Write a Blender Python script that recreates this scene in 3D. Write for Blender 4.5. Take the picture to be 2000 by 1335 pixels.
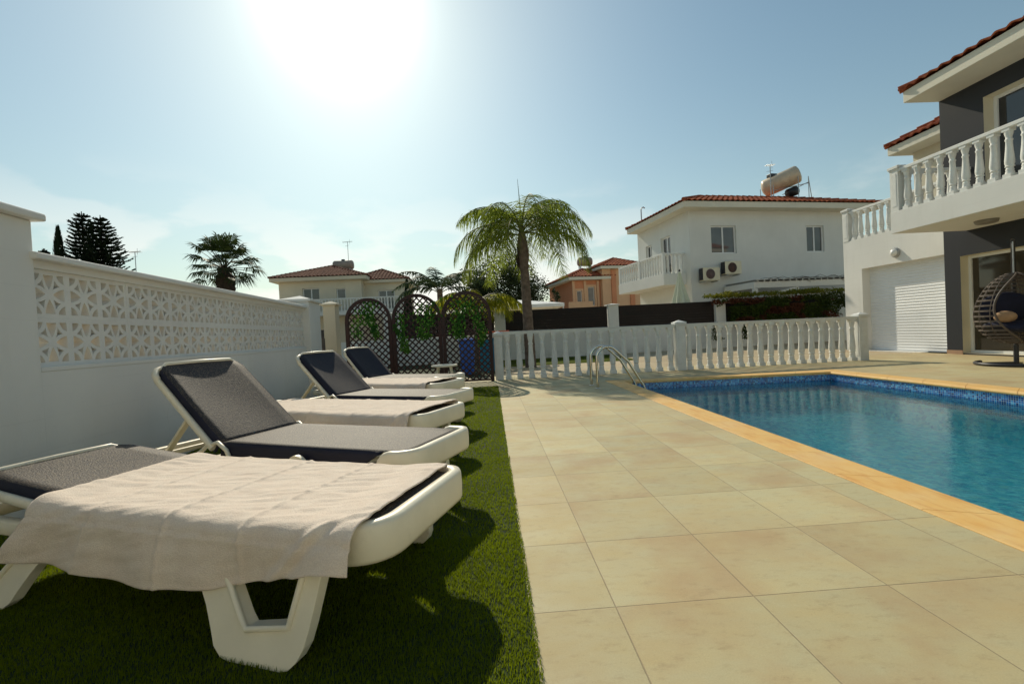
import bpy, bmesh, math, random
import numpy as np
from mathutils import Vector, Matrix, noise as mnoise
random.seed(7); rng = np.random.default_rng(11)
R = math.radians; PI = math.pi
for o in list(bpy.data.objects): bpy.data.objects.remove(o)
scene = bpy.context.scene
COL = scene.collection

# ------------------------------------------------------------------ camera, sky, sun, exposure
CAM_F, YAW, PITCH, ROLL, CAM_H = 885.275/2000*36, 0.0453, -0.0189, -0.052, 0.983
fwd = Vector((math.sin(YAW)*math.cos(PITCH), math.cos(YAW)*math.cos(PITCH), math.sin(PITCH)))
rt = Vector((math.cos(YAW), -math.sin(YAW), 0)); up = rt.cross(fwd)
r2 = math.cos(ROLL)*rt + math.sin(ROLL)*up; u2 = -math.sin(ROLL)*rt + math.cos(ROLL)*up
cd = bpy.data.cameras.new('camera'); cam = bpy.data.objects.new('camera', cd); COL.objects.link(cam)
cd.sensor_width = 36; cd.lens = CAM_F; cd.clip_end = 3000; cd.clip_start = 0.05
m = Matrix((r2, u2, -fwd)).transposed().to_4x4(); m.translation = (0, 0, CAM_H); cam.matrix_world = m
scene.camera = cam

SUN_EL, SUN_AZ = 36.0, -16.0      # azimuth measured from +Y towards +X
sdir = Vector((math.sin(R(SUN_AZ))*math.cos(R(SUN_EL)), math.cos(R(SUN_AZ))*math.cos(R(SUN_EL)), math.sin(R(SUN_EL))))
sl = bpy.data.lights.new('sun', 'SUN'); sl.energy = 3.85; sl.angle = R(0.6); sl.color = (1.0, 0.90, 0.70)
so = bpy.data.objects.new('sun', sl); COL.objects.link(so); so.rotation_euler = sdir.to_track_quat('Z', 'Y').to_euler()

w = bpy.data.worlds.new('World'); scene.world = w; w.use_nodes = True
nt = w.node_tree; N = nt.nodes; L = nt.links; N.clear()
def nd(t, **k):
    n = N.new(t)
    for a, b in k.items(): setattr(n, a, b)
    return n
def wm(op, a, b=None, clamp=False):
    n = nd('ShaderNodeMath', operation=op, use_clamp=clamp)
    for i, v in enumerate((a, b)):
        if v is None: continue
        if isinstance(v, (int, float)): n.inputs[i].default_value = v
        else: L.new(v, n.inputs[i])
    return n.outputs[0]
sky = nd('ShaderNodeTexSky', sky_type='NISHITA', sun_disc=False)
sky.sun_elevation = R(SUN_EL); sky.sun_rotation = R(SUN_AZ); sky.air_density = 1.3; sky.dust_density = 0.5; sky.ozone_density = 1.4
tc = nd('ShaderNodeTexCoord')
tint = nd('ShaderNodeMix', data_type='RGBA', blend_type='MULTIPLY'); tint.inputs[0].default_value = 1
tint.inputs[7].default_value = (0.82, 0.945, 0.85, 1); L.new(sky.outputs[0], tint.inputs[6])
vd = nd('ShaderNodeVectorMath', operation='DOT_PRODUCT'); vd.inputs[1].default_value = sdir; L.new(tc.outputs['Generated'], vd.inputs[0])
dotv = wm('MAXIMUM', vd.outputs['Value'], 0.0)
g1 = wm('MULTIPLY', wm('POWER', dotv, 240.0), 13.0)
g2 = wm('MULTIPLY', wm('POWER', dotv, 10.0), 1.75)
glow = wm('ADD', g1, g2)
sx = nd('ShaderNodeSeparateXYZ'); L.new(tc.outputs['Generated'], sx.inputs[0])
mp = nd('ShaderNodeMapping'); mp.inputs['Scale'].default_value = (1, 1, 2.6); L.new(tc.outputs['Generated'], mp.inputs[0])
cn = nd('ShaderNodeTexNoise'); cn.inputs['Scale'].default_value = 4.2; cn.inputs['Detail'].default_value = 9; cn.inputs['Roughness'].default_value = 0.52
L.new(mp.outputs[0], cn.inputs['Vector'])
hz = nd('ShaderNodeMapRange', interpolation_type='SMOOTHSTEP'); hz.inputs[1].default_value = 0.0; hz.inputs[2].default_value = 0.34; hz.inputs[3].default_value = 1.0; hz.inputs[4].default_value = 0.0
L.new(sx.outputs['Z'], hz.inputs[0])
side = nd('ShaderNodeMapRange', interpolation_type='SMOOTHSTEP'); side.inputs[1].default_value = 0.35; side.inputs[2].default_value = 0.95; side.inputs[3].default_value = 0.25; side.inputs[4].default_value = 1.0
L.new(vd.outputs['Value'], side.inputs[0])
cm = nd('ShaderNodeMapRange', interpolation_type='SMOOTHSTEP'); cm.inputs[1].default_value = 0.43; cm.inputs[2].default_value = 0.53; L.new(cn.outputs[0], cm.inputs[0])
cloud = wm('MULTIPLY', wm('MULTIPLY', cm.outputs[0], hz.outputs[0]), side.outputs[0])
hzf = wm('MULTIPLY', wm('POWER', 2.718, wm('MULTIPLY', wm('MAXIMUM', sx.outputs['Z'], 0.0), -5.2)), 0.74)
sd2 = nd('ShaderNodeMapRange', interpolation_type='SMOOTHSTEP'); sd2.inputs[1].default_value = 0.25; sd2.inputs[2].default_value = 0.95; sd2.inputs[3].default_value = 0.45; sd2.inputs[4].default_value = 1.0; L.new(vd.outputs['Value'], sd2.inputs[0])
hmix = nd('ShaderNodeMix', data_type='RGBA'); L.new(wm('MULTIPLY', hzf, sd2.outputs[0]), hmix.inputs[0]); L.new(tint.outputs[2], hmix.inputs[6]); hmix.inputs[7].default_value = (6.5, 6.65, 6.3, 1)
cmix = nd('ShaderNodeMix', data_type='RGBA'); L.new(cloud, cmix.inputs[0]); L.new(hmix.outputs[2], cmix.inputs[6])
cmix.inputs[7].default_value = (10.0, 9.7, 9.1, 1)
gadd = nd('ShaderNodeMix', data_type='RGBA', blend_type='ADD'); gadd.inputs[0].default_value = 1
gc = nd('ShaderNodeCombineColor'); L.new(glow, gc.inputs[0]); L.new(wm('MULTIPLY', glow, 0.98), gc.inputs[1]); L.new(wm('MULTIPLY', glow, 0.90), gc.inputs[2])
L.new(cmix.outputs[2], gadd.inputs[6]); L.new(gc.outputs[0], gadd.inputs[7])
bg = nd('ShaderNodeBackground'); bg.inputs[1].default_value = 0.106; L.new(gadd.outputs[2], bg.inputs[0])
wo = nd('ShaderNodeOutputWorld'); L.new(bg.outputs[0], wo.inputs[0])
scene.view_settings.view_transform = 'Standard'; scene.view_settings.look = 'None'
scene.view_settings.exposure = -0.02; scene.view_settings.gamma = 1.0
scene.render.engine = 'CYCLES'; scene.cycles.use_denoising = True

# ------------------------------------------------------------------ materials
MATS = {}
class MT:
    def __init__(s, name):
        s.m = bpy.data.materials.new(name); s.m.use_nodes = True; s.nt = s.m.node_tree; s.N = s.nt.nodes; s.L = s.nt.links
        s.b = s.N['Principled BSDF']; MATS[name] = s.m
        s.tc = s.N.new('ShaderNodeTexCoord'); s.geo = s.N.new('ShaderNodeNewGeometry')
    def n(s, t, **k):
        x = s.N.new(t)
        for a, b in k.items(): setattr(x, a, b)
        return x
    def put(s, sock, v):
        if isinstance(v, (int, float)): sock.default_value = v
        elif isinstance(v, (tuple, list)): sock.default_value = tuple(v) + ((1,) if len(v) == 3 and len(sock.default_value) == 4 else ())
        else: s.L.new(v, sock)
    def math(s, op, a, b=None, clamp=False):
        x = s.n('ShaderNodeMath', operation=op, use_clamp=clamp); s.put(x.inputs[0], a)
        if b is not None: s.put(x.inputs[1], b)
        return x.outputs[0]
    def pos(s): return s.geo.outputs['Position']
    def noise(s, scale, detail=4, rough=.55, vec=None, dim='3D'):
        x = s.n('ShaderNodeTexNoise'); x.inputs['Scale'].default_value = scale; x.inputs['Detail'].default_value = detail; x.inputs['Roughness'].default_value = rough
        s.L.new(vec if vec is not None else s.pos(), x.inputs['Vector']); return x.outputs[0]
    def rng(s, v, a, b, c=0., d=1.):
        x = s.n('ShaderNodeMapRange'); s.put(x.inputs[0], v)
        for i, q in enumerate((a, b, c, d)): x.inputs[i+1].default_value = q
        return x.outputs[0]
    def mix(s, f, a, b, bt='MIX'):
        x = s.n('ShaderNodeMix', data_type='RGBA', blend_type=bt); s.put(x.inputs[0], f); s.put(x.inputs[6], a); s.put(x.inputs[7], b); return x.outputs[2]
    def bump(s, h, strength=.3, dist=.01, prev=None):
        x = s.n('ShaderNodeBump'); x.inputs['Strength'].default_value = strength; x.inputs['Distance'].default_value = dist; s.L.new(h, x.inputs['Height'])
        if prev is not None: s.L.new(prev, x.inputs['Normal'])
        return x.outputs[0]
    def fin(s, color, rough=.6, normal=None, metal=0., spec=.5):
        s.put(s.b.inputs['Base Color'], color); s.put(s.b.inputs['Roughness'], rough); s.b.inputs['Metallic'].default_value = metal
        s.b.inputs['Specular IOR Level'].default_value = spec
        if normal is not None: s.L.new(normal, s.b.inputs['Normal'])
        return s.m

def generic(name, col, rough=.6, var=.12, scale=3., bump=.15, bscale=60., bd=.004, metal=0., dirt=None, spec=.4):
    t = MT(name)
    n1 = t.noise(scale, 6); n2 = t.noise(bscale, 4)
    dk = tuple(c*(1-var*1.6) for c in col); lt = tuple(min(1, c*(1+var*.6)) for c in col)
    c = t.mix(t.rng(n1, .3, .7), dk, lt)
    c = t.mix(t.rng(n2, .35, .65, 0, .25), c, dk)
    if dirt:
        dn = t.noise(scale*.55, 8, .7); c = t.mix(t.rng(dn, .56, .74, 0, dirt[1]), c, dirt[0])
    return t.fin(c, t.rng(n1, .3, .7, max(.03, rough-.07), min(1, rough+.07)), t.bump(n2, bump, bd), metal, spec)

def render_wall(name, col, streak=.18):
    t = MT(name); p = t.pos()
    mpn = t.n('ShaderNodeMapping'); mpn.inputs['Scale'].default_value = (3.0, 3.0, .35); t.L.new(p, mpn.inputs[0])
    st = t.noise(1.6, 7, .65, mpn.outputs[0]); n1 = t.noise(.9, 6); n2 = t.noise(140, 3); n3 = t.noise(9, 5)
    c = t.mix(t.rng(n1, .3, .72), tuple(x*.93 for x in col), tuple(min(1, x*1.04) for x in col))
    c = t.mix(t.rng(st, .52, .8, 0, streak), c, (col[0]*.62, col[1]*.6, col[2]*.52))
    sz0 = t.n('ShaderNodeSeparateXYZ'); t.L.new(p, sz0.inputs[0]); low = t.math('MULTIPLY', t.rng(sz0.outputs[2], .0, .32, 1, 0), t.rng(t.noise(5, 6, .7), .38, .62)); c = t.mix(t.math('MULTIPLY', low, .35), c, (.30, .27, .20))
    vc = t.n('ShaderNodeTexVoronoi', feature='DISTANCE_TO_EDGE'); vc.inputs['Scale'].default_value = .9; wv_ = t.n('ShaderNodeVectorMath', operation='MULTIPLY_ADD'); nz = t.n('ShaderNodeTexNoise'); nz.inputs['Scale'].default_value = 3; t.L.new(p, nz.inputs['Vector']); t.L.new(nz.outputs['Color'], wv_.inputs[0]); wv_.inputs[1].default_value = (.5, .5, .5); t.L.new(p, wv_.inputs[2]); t.L.new(wv_.outputs[0], vc.inputs['Vector'])
    cr_ = t.math('MULTIPLY', t.rng(vc.outputs['Distance'], .0, .006, 1, 0), t.math('MULTIPLY', t.rng(sz0.outputs[2], .84, .88, 1, 0), t.rng(t.noise(1.1, 3), .54, .60))); c = t.mix(t.math('MULTIPLY', cr_, .55), c, (.20, .19, .16))
    nb = t.bump(n3, .12, .01); nb = t.bump(n2, .25, .003, nb)
    if name == 'white_wall_paint':
        sz = t.n('ShaderNodeSeparateXYZ'); t.L.new(p, sz.inputs[0]); fr = t.math('FRACT', t.math('DIVIDE', t.math('ADD', sz.outputs[2], t.math('MULTIPLY', t.noise(2.5, 3), .02)), .205)); e = t.math('MINIMUM', fr, t.math('SUBTRACT', 1.0, fr))
        ln = t.math('MULTIPLY', t.rng(e, .0, .035, 1, 0), t.rng(t.noise(1.4, 4), .42, .6)); nb = t.bump(ln, -.35, .004, nb); c = t.mix(t.math('MULTIPLY', ln, .10), c, (.35, .35, .33))
    return t.fin(c, .85, nb, 0, .25)
wall_white = render_wall('white_wall_paint', (.77, .76, .72))
wall_white2 = render_wall('white_house_paint', (.70, .70, .66), .10)
wall_cream = render_wall('cream_house_paint', (.64, .58, .45), .1)
wall_orange = render_wall('terracotta_house_paint', (.60, .25, .13), .2)
wall_orange_lt = render_wall('pale_ochre_trim_paint', (.68, .42, .25), .1)
wall_beige = render_wall('beige_neighbour_paint', (.93, .76, .46), .1)
dark_wall = generic('charcoal_wall_paint', (.040, .043, .050), .75, .12, .8, .3, 160, .003, spec=.2)
reveal_cream = generic('cream_reveal_paint', (.72, .66, .50), .7, .05, 2, .15, 120, .002)
white_plastic = generic('white_moulded_plastic', (.90, .82, .64), .36, .05, 7, .06, 120, .001, dirt=((.42, .37, .26), .35), spec=.5)
white_frame = generic('white_window_frame', (.80, .80, .78), .35, .03, 5, .02, 50)
baluster_white = generic('white_cast_concrete', (.74, .74, .70), .62, .06, 8, .3, 180, .002, dirt=((.50, .46, .36), .3))
soffit_white = generic('soffit_paint', (.70, .66, .54), .8, .05, 1.5, .1, 120, .002)
grey_metal = generic('galvanised_metal', (.42, .43, .43), .42, .15, 20, .1, 90, .001, .7)
dark_metal = generic('dark_painted_metal', (.035, .035, .04), .4, .2, 12, .05, 90, .001)
black_plastic = generic('black_plastic', (.02, .02, .022), .45, .2, 12, .05)
brown_fence = generic('dark_brown_fence_boards', (.022, .013, .010), .7, .35, 3, .3, 40, .004)
lattice_brown = generic('reddish_brown_timber', (.042, .013, .010), .55, .3, 7, .3, 50, .002)
picket_grey = generic('dark_grey_timber', (.05, .046, .044), .7, .3, 9, .3, 50, .003)
tank_cream = generic('cream_tank_steel', (.66, .54, .38), .38, .12, 3, .05, 60, .002, .1, dirt=((.30, .17, .08), .5))
tank_brown = generic('weathered_tank_plastic', (.38, .31, .25), .6, .2, 4, .1, 60, .002)
ac_cream = generic('ac_casing', (.72, .66, .48), .45, .08, 5, .05)
ac_rust = generic('ac_fan_brown', (.10, .045, .030), .6, .2, 20, .1)
terracotta = None
bark = generic('palm_bark', (.20, .15, .115), .9, .35, 9, .9, 34, .02)
bark_fan = generic('fan_palm_bark', (.05, .036, .026), .9, .4, 9, .9, 30, .02)
chain_metal = generic('chair_cane', (.13, .10, .08), .6, .25, 14, .2, 80)
cushion_navy = generic('navy_cushion', (.018, .02, .045), .85, .3, 6, .3, 200, .002)
pillow_tan = generic('tan_pillow', (.48, .30, .17), .9, .15, 8, .3, 160)
canvas = generic('pale_canvas', (.68, .70, .52), .85, .08, 2.5, .2, 120, .002)
tent_white = generic('white_tent_canvas', (.80, .80, .78), .8, .05, 2, .1, 80)
blue_plastic = generic('blue_plastic', (.03, .16, .70), .45, .15, 6, .05)
orange_plastic = generic('orange_plastic', (.75, .13, .04), .45, .15, 6, .05)
teal_plastic = generic('teal_plastic', (.02, .20, .26), .45, .15, 6, .05)
asphalt_ground = generic('pale_dusty_ground', (.40, .36, .27), .95, .15, .6, .4, 30, .01)
curtain = generic('curtain_grey', (.20, .20, .19), .9, .15, 3, .1)

def m_roof(name='terracotta_roof_tiles', ca=(.25, .058, .028), cb=(.44, .13, .058)):
    t = MT(name); v = t.n('ShaderNodeTexVoronoi'); v.inputs['Scale'].default_value = 3.4; t.L.new(t.pos(), v.inputs['Vector'])
    s = t.n('ShaderNodeSeparateColor'); t.L.new(v.outputs['Color'], s.inputs[0])
    c = t.mix(s.outputs[0], ca, cb); c = t.mix(t.rng(t.noise(6, 6, .7), .45, .75, 0, .6), c, (.14, .06, .04))
    return t.fin(c, .85, t.bump(t.noise(60), .3, .005), 0, .08)
terracotta = m_roof(); roof_brown = m_roof('weathered_brown_roof_tiles', (.15, .055, .036), (.27, .11, .072))

def m_deck(name, ox, oy, size, c1, c2, c3, rot=0.0):
    t = MT(name); p = t.pos()
    s = t.n('ShaderNodeSeparateXYZ'); t.L.new(p, s.inputs[0])
    gx = t.math('DIVIDE', t.math('SUBTRACT', s.outputs[0], ox), size); gy = t.math('DIVIDE', t.math('SUBTRACT', s.outputs[1], oy), size)
    def edge(g):
        f = t.math('FRACT', g); return t.math('MINIMUM', f, t.math('SUBTRACT', 1.0, f))
    e = t.math('MINIMUM', edge(gx), edge(gy))
    wob = t.math('MULTIPLY', t.math('SUBTRACT', t.noise(45, 4), .5), .004)
    e2 = t.math('ADD', e, wob)
    grout = t.rng(e2, .0026, .0064, 1., 0.)
    cb = t.n('ShaderNodeCombineXYZ'); t.L.new(t.math('FLOOR', gx), cb.inputs[0]); t.L.new(t.math('FLOOR', gy), cb.inputs[1])
    wn = t.n('ShaderNodeTexWhiteNoise', noise_dimensions='3D'); t.L.new(cb.outputs[0], wn.inputs['Vector'])
    # each tile shifts the stone pattern so that veins break at the joints
    off = t.n('ShaderNodeVectorMath', operation='MULTIPLY_ADD'); t.L.new(wn.outputs['Color'], off.inputs[0]); off.inputs[1].default_value = (7, 7, 7); t.L.new(p, off.inputs[2])
    mpn = t.n('ShaderNodeMapping'); mpn.inputs['Scale'].default_value = (1.0, 2.2, 1); t.L.new(off.outputs[0], mpn.inputs[0])
    a = t.noise(3.0, 8, .62, mpn.outputs[0]); b = t.noise(1.7, 6, .6, off.outputs[0]); c = t.noise(38, 5, .7, off.outputs[0]); d = t.noise(14, 6, .75, mpn.outputs[0])
    col = t.mix(t.rng(a, .34, .68), c1, c2); col = t.mix(t.rng(b, .50, .66, 0, .75), col, c3)
    col = t.mix(t.rng(d, .53, .70, 0, .42), col, tuple(x*.68 for x in c3)); col = t.mix(t.rng(c, .62, .75, 0, .35), col, tuple(min(1, x*1.3) for x in c1))
    big = t.noise(.55, 5, .6); col = t.mix(t.rng(big, .44, .66, 0, .45), col, (c3[0]*.90, c3[1]*.86, c3[2]*.80))
    hs = t.n('ShaderNodeHueSaturation'); t.L.new(t.rng(wn.outputs['Value'], 0, 1, .90, 1.07), hs.inputs['Value']); t.L.new(col, hs.inputs['Color'])
    col = t.mix(t.math('MULTIPLY', grout, .75), hs.outputs[0], (.27, .20, .12))
    pit = t.noise(120, 3, .7); hs2 = t.mix(t.rng(pit, .62, .72, 0, .5), col, (.30, .21, .12)); sc_ = t.noise(210, 2); col = t.mix(t.rng(sc_, .35, .65, 0, .16), hs2, (.26, .21, .13))
    h = t.math('SUBTRACT', t.math('MULTIPLY', c, .12), grout)
    return t.fin(col, t.rng(a, .3, .7, .55, .78), t.bump(h, .55, .003), 0, .35)
deck_mat = m_deck('travertine_look_tiles', .39, 1.566, .5, (.53, .485, .29), (.55, .455, .24), (.47, .335, .18))
paving_mat = m_deck('beyond_paving', .39, 1.566, .5, (.50, .42, .28), (.48, .39, .24), (.43, .31, .19))

def m_coping():
    t = MT('sandstone_coping'); n = t.noise(5, 8, .65); n2 = t.noise(1.8, 5); n3 = t.noise(60, 4)
    mpn = t.n('ShaderNodeMapping'); mpn.inputs['Scale'].default_value = (9.0, 1.5, 4); t.L.new(t.pos(), mpn.inputs[0]); v = t.noise(2.2, 7, .6, mpn.outputs[0])
    c = t.mix(t.rng(n, .3, .7), (.74, .42, .12), (.78, .52, .20)); c = t.mix(t.rng(v, .5, .72, 0, .7), c, (.60, .27, .07)); c = t.mix(t.rng(n2, .5, .75, 0, .45), c, (.72, .58, .36))
    return t.fin(c, .62, t.bump(n3, .4, .003), 0, .35)
coping_mat = m_coping()

def m_mosaic():
    t = MT('blue_glass_mosaic'); p = t.pos()
    q = t.n('ShaderNodeVectorMath', operation='SCALE'); q.inputs['Scale'].default_value = 1/.025; t.L.new(p, q.inputs[0])
    # offset avoids sampling exactly on a cell boundary for axis-aligned walls
    ad = t.n('ShaderNodeVectorMath', operation='ADD'); ad.inputs[1].default_value = (.37, .41, .13); t.L.new(q.outputs[0], ad.inputs[0])
    fl = t.n('ShaderNodeVectorMath', operation='FLOOR'); t.L.new(ad.outputs[0], fl.inputs[0])
    wn = t.n('ShaderNodeTexWhiteNoise', noise_dimensions='3D'); t.L.new(fl.outputs[0], wn.inputs['Vector'])
    fr = t.n('ShaderNodeVectorMath', operation='FRACTION'); t.L.new(ad.outputs[0], fr.inputs[0])
    sp = t.n('ShaderNodeSeparateXYZ'); t.L.new(fr.outputs[0], sp.inputs[0]); nn = t.n('ShaderNodeSeparateXYZ'); t.L.new(t.geo.outputs['Normal'], nn.inputs[0])
    es = []
    for k in range(3):
        f = sp.outputs[k]; e = t.math('MINIMUM', f, t.math('SUBTRACT', 1.0, f)); ab = t.math('ABSOLUTE', nn.outputs[k]); es.append(t.math('ADD', e, t.math('MULTIPLY', t.math('GREATER_THAN', ab, .7), 1.0)))
    e = t.math('MINIMUM', t.math('MINIMUM', es[0], es[1]), es[2])
    cr = t.n('ShaderNodeValToRGB'); el = cr.color_ramp.elements; cr.color_ramp.interpolation = 'CONSTANT'
    el[0].position = 0; el[0].color = (.010, .07, .30, 1); el[1].position = .3; el[1].color = (.02, .16, .50, 1)
    for ps, c in ((.55, (.04, .28, .62, 1)), (.75, (.006, .035, .16, 1)), (.88, (.14, .45, .70, 1))):
        x = el.new(ps); x.color = c
    t.L.new(wn.outputs['Value'], cr.inputs[0])
    c = t.mix(t.rng(e, .05, .09, 1, 0), cr.outputs[0], (.42, .55, .60))
    return t.fin(c, .2, None, 0, .5)
mosaic = m_mosaic()
def m_poolfloor():
    t = MT('turquoise_pool_mosaic'); v = t.n('ShaderNodeTexVoronoi'); v.inputs['Scale'].default_value = 22; t.L.new(t.pos(), v.inputs['Vector'])
    s = t.n('ShaderNodeSeparateColor'); t.L.new(v.outputs['Color'], s.inputs[0])
    c = t.mix(s.outputs[0], (.06, .66, .76), (.50, 1.0, .98)); c = t.mix(t.rng(s.outputs[1], .6, .95, 0, .9), c, (.05, .38, .62))
    c = t.mix(t.rng(s.outputs[2], .86, .95, 0, .5), c, (.55, .85, .70)); 
    # sun caustics would be real light; the mosaic itself only carries its tile colours
    return t.fin(c, .4)
poolfloor = m_poolfloor()
def m_water():
    t = MT('pool_water'); t.N.remove(t.b)
    mpn = t.n('ShaderNodeMapping'); mpn.inputs['Scale'].default_value = (1.0, 1.5, 1); t.L.new(t.pos(), mpn.inputs[0])
    n1 = t.noise(6, 3, .5, mpn.outputs[0]); n2 = t.noise(26, 2, .5, mpn.outputs[0]); 
    b = t.bump(n1, .12, .03); b = t.bump(n2, .17, .009, b)
    tr = t.n('ShaderNodeBsdfTransparent'); tr.inputs[0].default_value = (.62, .97, 1.0, 1)
    rf = t.n('ShaderNodeBsdfRefraction'); rf.inputs['IOR'].default_value = 1.33; rf.inputs['Color'].default_value = (.62, .97, 1.0, 1); rf.inputs['Roughness'].default_value = 0.0; t.L.new(b, rf.inputs['Normal'])
    gl = t.n('ShaderNodeBsdfGlossy'); gl.inputs['Roughness'].default_value = .015; t.L.new(b, gl.inputs['Normal'])
    fr = t.n('ShaderNodeFresnel'); fr.inputs[0].default_value = 1.33; t.L.new(b, fr.inputs['Normal'])
    m0 = t.n('ShaderNodeMixShader'); m0.inputs[0].default_value = .4; t.L.new(tr.outputs[0], m0.inputs[1]); t.L.new(rf.outputs[0], m0.inputs[2])
    mx = t.n('ShaderNodeMixShader'); t.L.new(fr.outputs[0], mx.inputs[0]); t.L.new(m0.outputs[0], mx.inputs[1]); t.L.new(gl.outputs[0], mx.inputs[2])
    t.L.new(mx.outputs[0], t.N['Material Output'].inputs[0]); return t.m
water_mat = m_water()
def m_glass(name, col=(.02, .022, .025)):
    t = MT(name); n = t.noise(.8, 2)
    c = t.mix(t.rng(n, .3, .7), col, tuple(x*1.8+.006 for x in col))
    return t.fin(c, .04, t.bump(n, .02, .01), 0, .7)
glass = m_glass('dark_window_glass'); glass_warm = m_glass('bronze_patio_glass', (.03, .024, .016)); glass_grey = m_glass('greyish_window_glass', (.055, .055, .055))
def m_steel():
    t = MT('polished_steel'); n = t.noise(40, 3); return t.fin((.66, .62, .54), .14, t.bump(n, .04, .002), 1.0)
steel = m_steel()
def m_fabric(name='grey_sling_fabric', navy=False):
    t = MT(name)
    sp = t.noise(150, 2, .5, t.tc.outputs['Object']); sp2 = t.noise(60, 3, .7, t.tc.outputs['Object']); n = t.noise(4, 5)
    c = t.mix(t.rng(sp, .40, .60), (.010, .010, .020), (.17, .135, .098)); c = t.mix(t.rng(sp2, .42, .62, 0, .75), c, (.035, .032, .04)); c = t.mix(t.rng(n, .4, .7, 0, .35), c, (.03, .028, .032))
    if navy: c = t.mix(.82, c, (.017, .018, .032))
    m_ = t.fin(c, .62, t.bump(sp, .9, .003), 0, .24)
    t.b.inputs['Sheen Weight'].default_value = .05; t.b.inputs['Sheen Roughness'].default_value = .4; t.b.inputs['Sheen Tint'].default_value = (.8, .72, .6, 1)
    return m_
fabric = m_fabric(); fabric_navy = m_fabric('navy_sling_fabric', True)
skirt_navy = generic('navy_sling_edge', (.014, .014, .034), .6, .25, 5, .2, 220, .001)
def m_towel():
    t = MT('pale_pink_towel'); o = t.tc.outputs['Object']
    n = t.noise(230, 2, .6, o); n2 = t.noise(12, 6, .6, o); n3 = t.noise(70, 4, .6, o)
    c = t.mix(t.rng(n2, .35, .7), (.86, .71, .58), (.92, .79, .66)); c = t.mix(t.rng(n, .42, .60, 0, .28), c, (.55, .43, .35))
    b = t.bump(n3, .35, .004); b = t.bump(n, .9, .003, b)
    m_ = t.fin(c, .95, b, 0, .1); t.b.inputs['Sheen Weight'].default_value = .25; return m_
towel_mat = m_towel()
def m_leaf(name, c1, c2, trans=.35, scale=2.5, rough=.5):
    t = MT(name); n = t.noise(scale, 5, .65); n2 = t.noise(scale*14, 2)
    c = t.mix(t.rng(n, .35, .65), c1, c2); c = t.mix(t.rng(n2, .4, .7, 0, .5), c, tuple(x*.6 for x in c1))
    t.fin(c, max(rough, .6), None, 0, .12)
    tl = t.n('ShaderNodeBsdfTranslucent'); t.L.new(t.mix(.5, c, c2), tl.inputs[0])
    mx = t.n('ShaderNodeMixShader'); mx.inputs[0].default_value = trans; t.L.new(t.b.outputs[0], mx.inputs[1]); t.L.new(tl.outputs[0], mx.inputs[2]); t.L.new(mx.outputs[0], t.N['Material Output'].inputs[0]); return t.m
leaf_dark = m_leaf('conifer_needles', (.010, .018, .010), (.02, .034, .014), .1)
leaf_fan = m_leaf('fan_palm_leaf', (.025, .04, .012), (.05, .075, .02), .25)
leaf_palm = m_leaf('queen_palm_leaflets', (.11, .17, .022), (.28, .33, .045), .62)
leaf_yellow = m_leaf('golden_palm_leaflets', (.20, .24, .02), (.44, .42, .035), .6)
leaf_teal = m_leaf('grey_green_palm_leaflets', (.03, .06, .03), (.06, .09, .035), .3)
leaf_tree = m_leaf('broadleaf_foliage', (.02, .032, .012), (.06, .08, .03), .3, 1.2)
leaf_hedge = m_leaf('hedge_leaves', (.03, .055, .012), (.10, .13, .022), .4, 3)
leaf_hedge_top = m_leaf('hedge_new_growth', (.14, .17, .02), (.24, .23, .03), .45, 3)
leaf_rust = m_leaf('bougainvillea_bracts', (.10, .035, .02), (.15, .06, .03), .3, 3)
leaf_ivy = m_leaf('artificial_ivy', (.014, .085, .016), (.09, .20, .03), .4, 5)
grass_mat = m_leaf('artificial_grass_blades', (.12, .175, .003), (.21, .265, .006), .62, 3.0, .45)
turf_base = generic('turf_backing', (.022, .042, .008), .95, .3, 6, .6, 120, .01)

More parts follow.
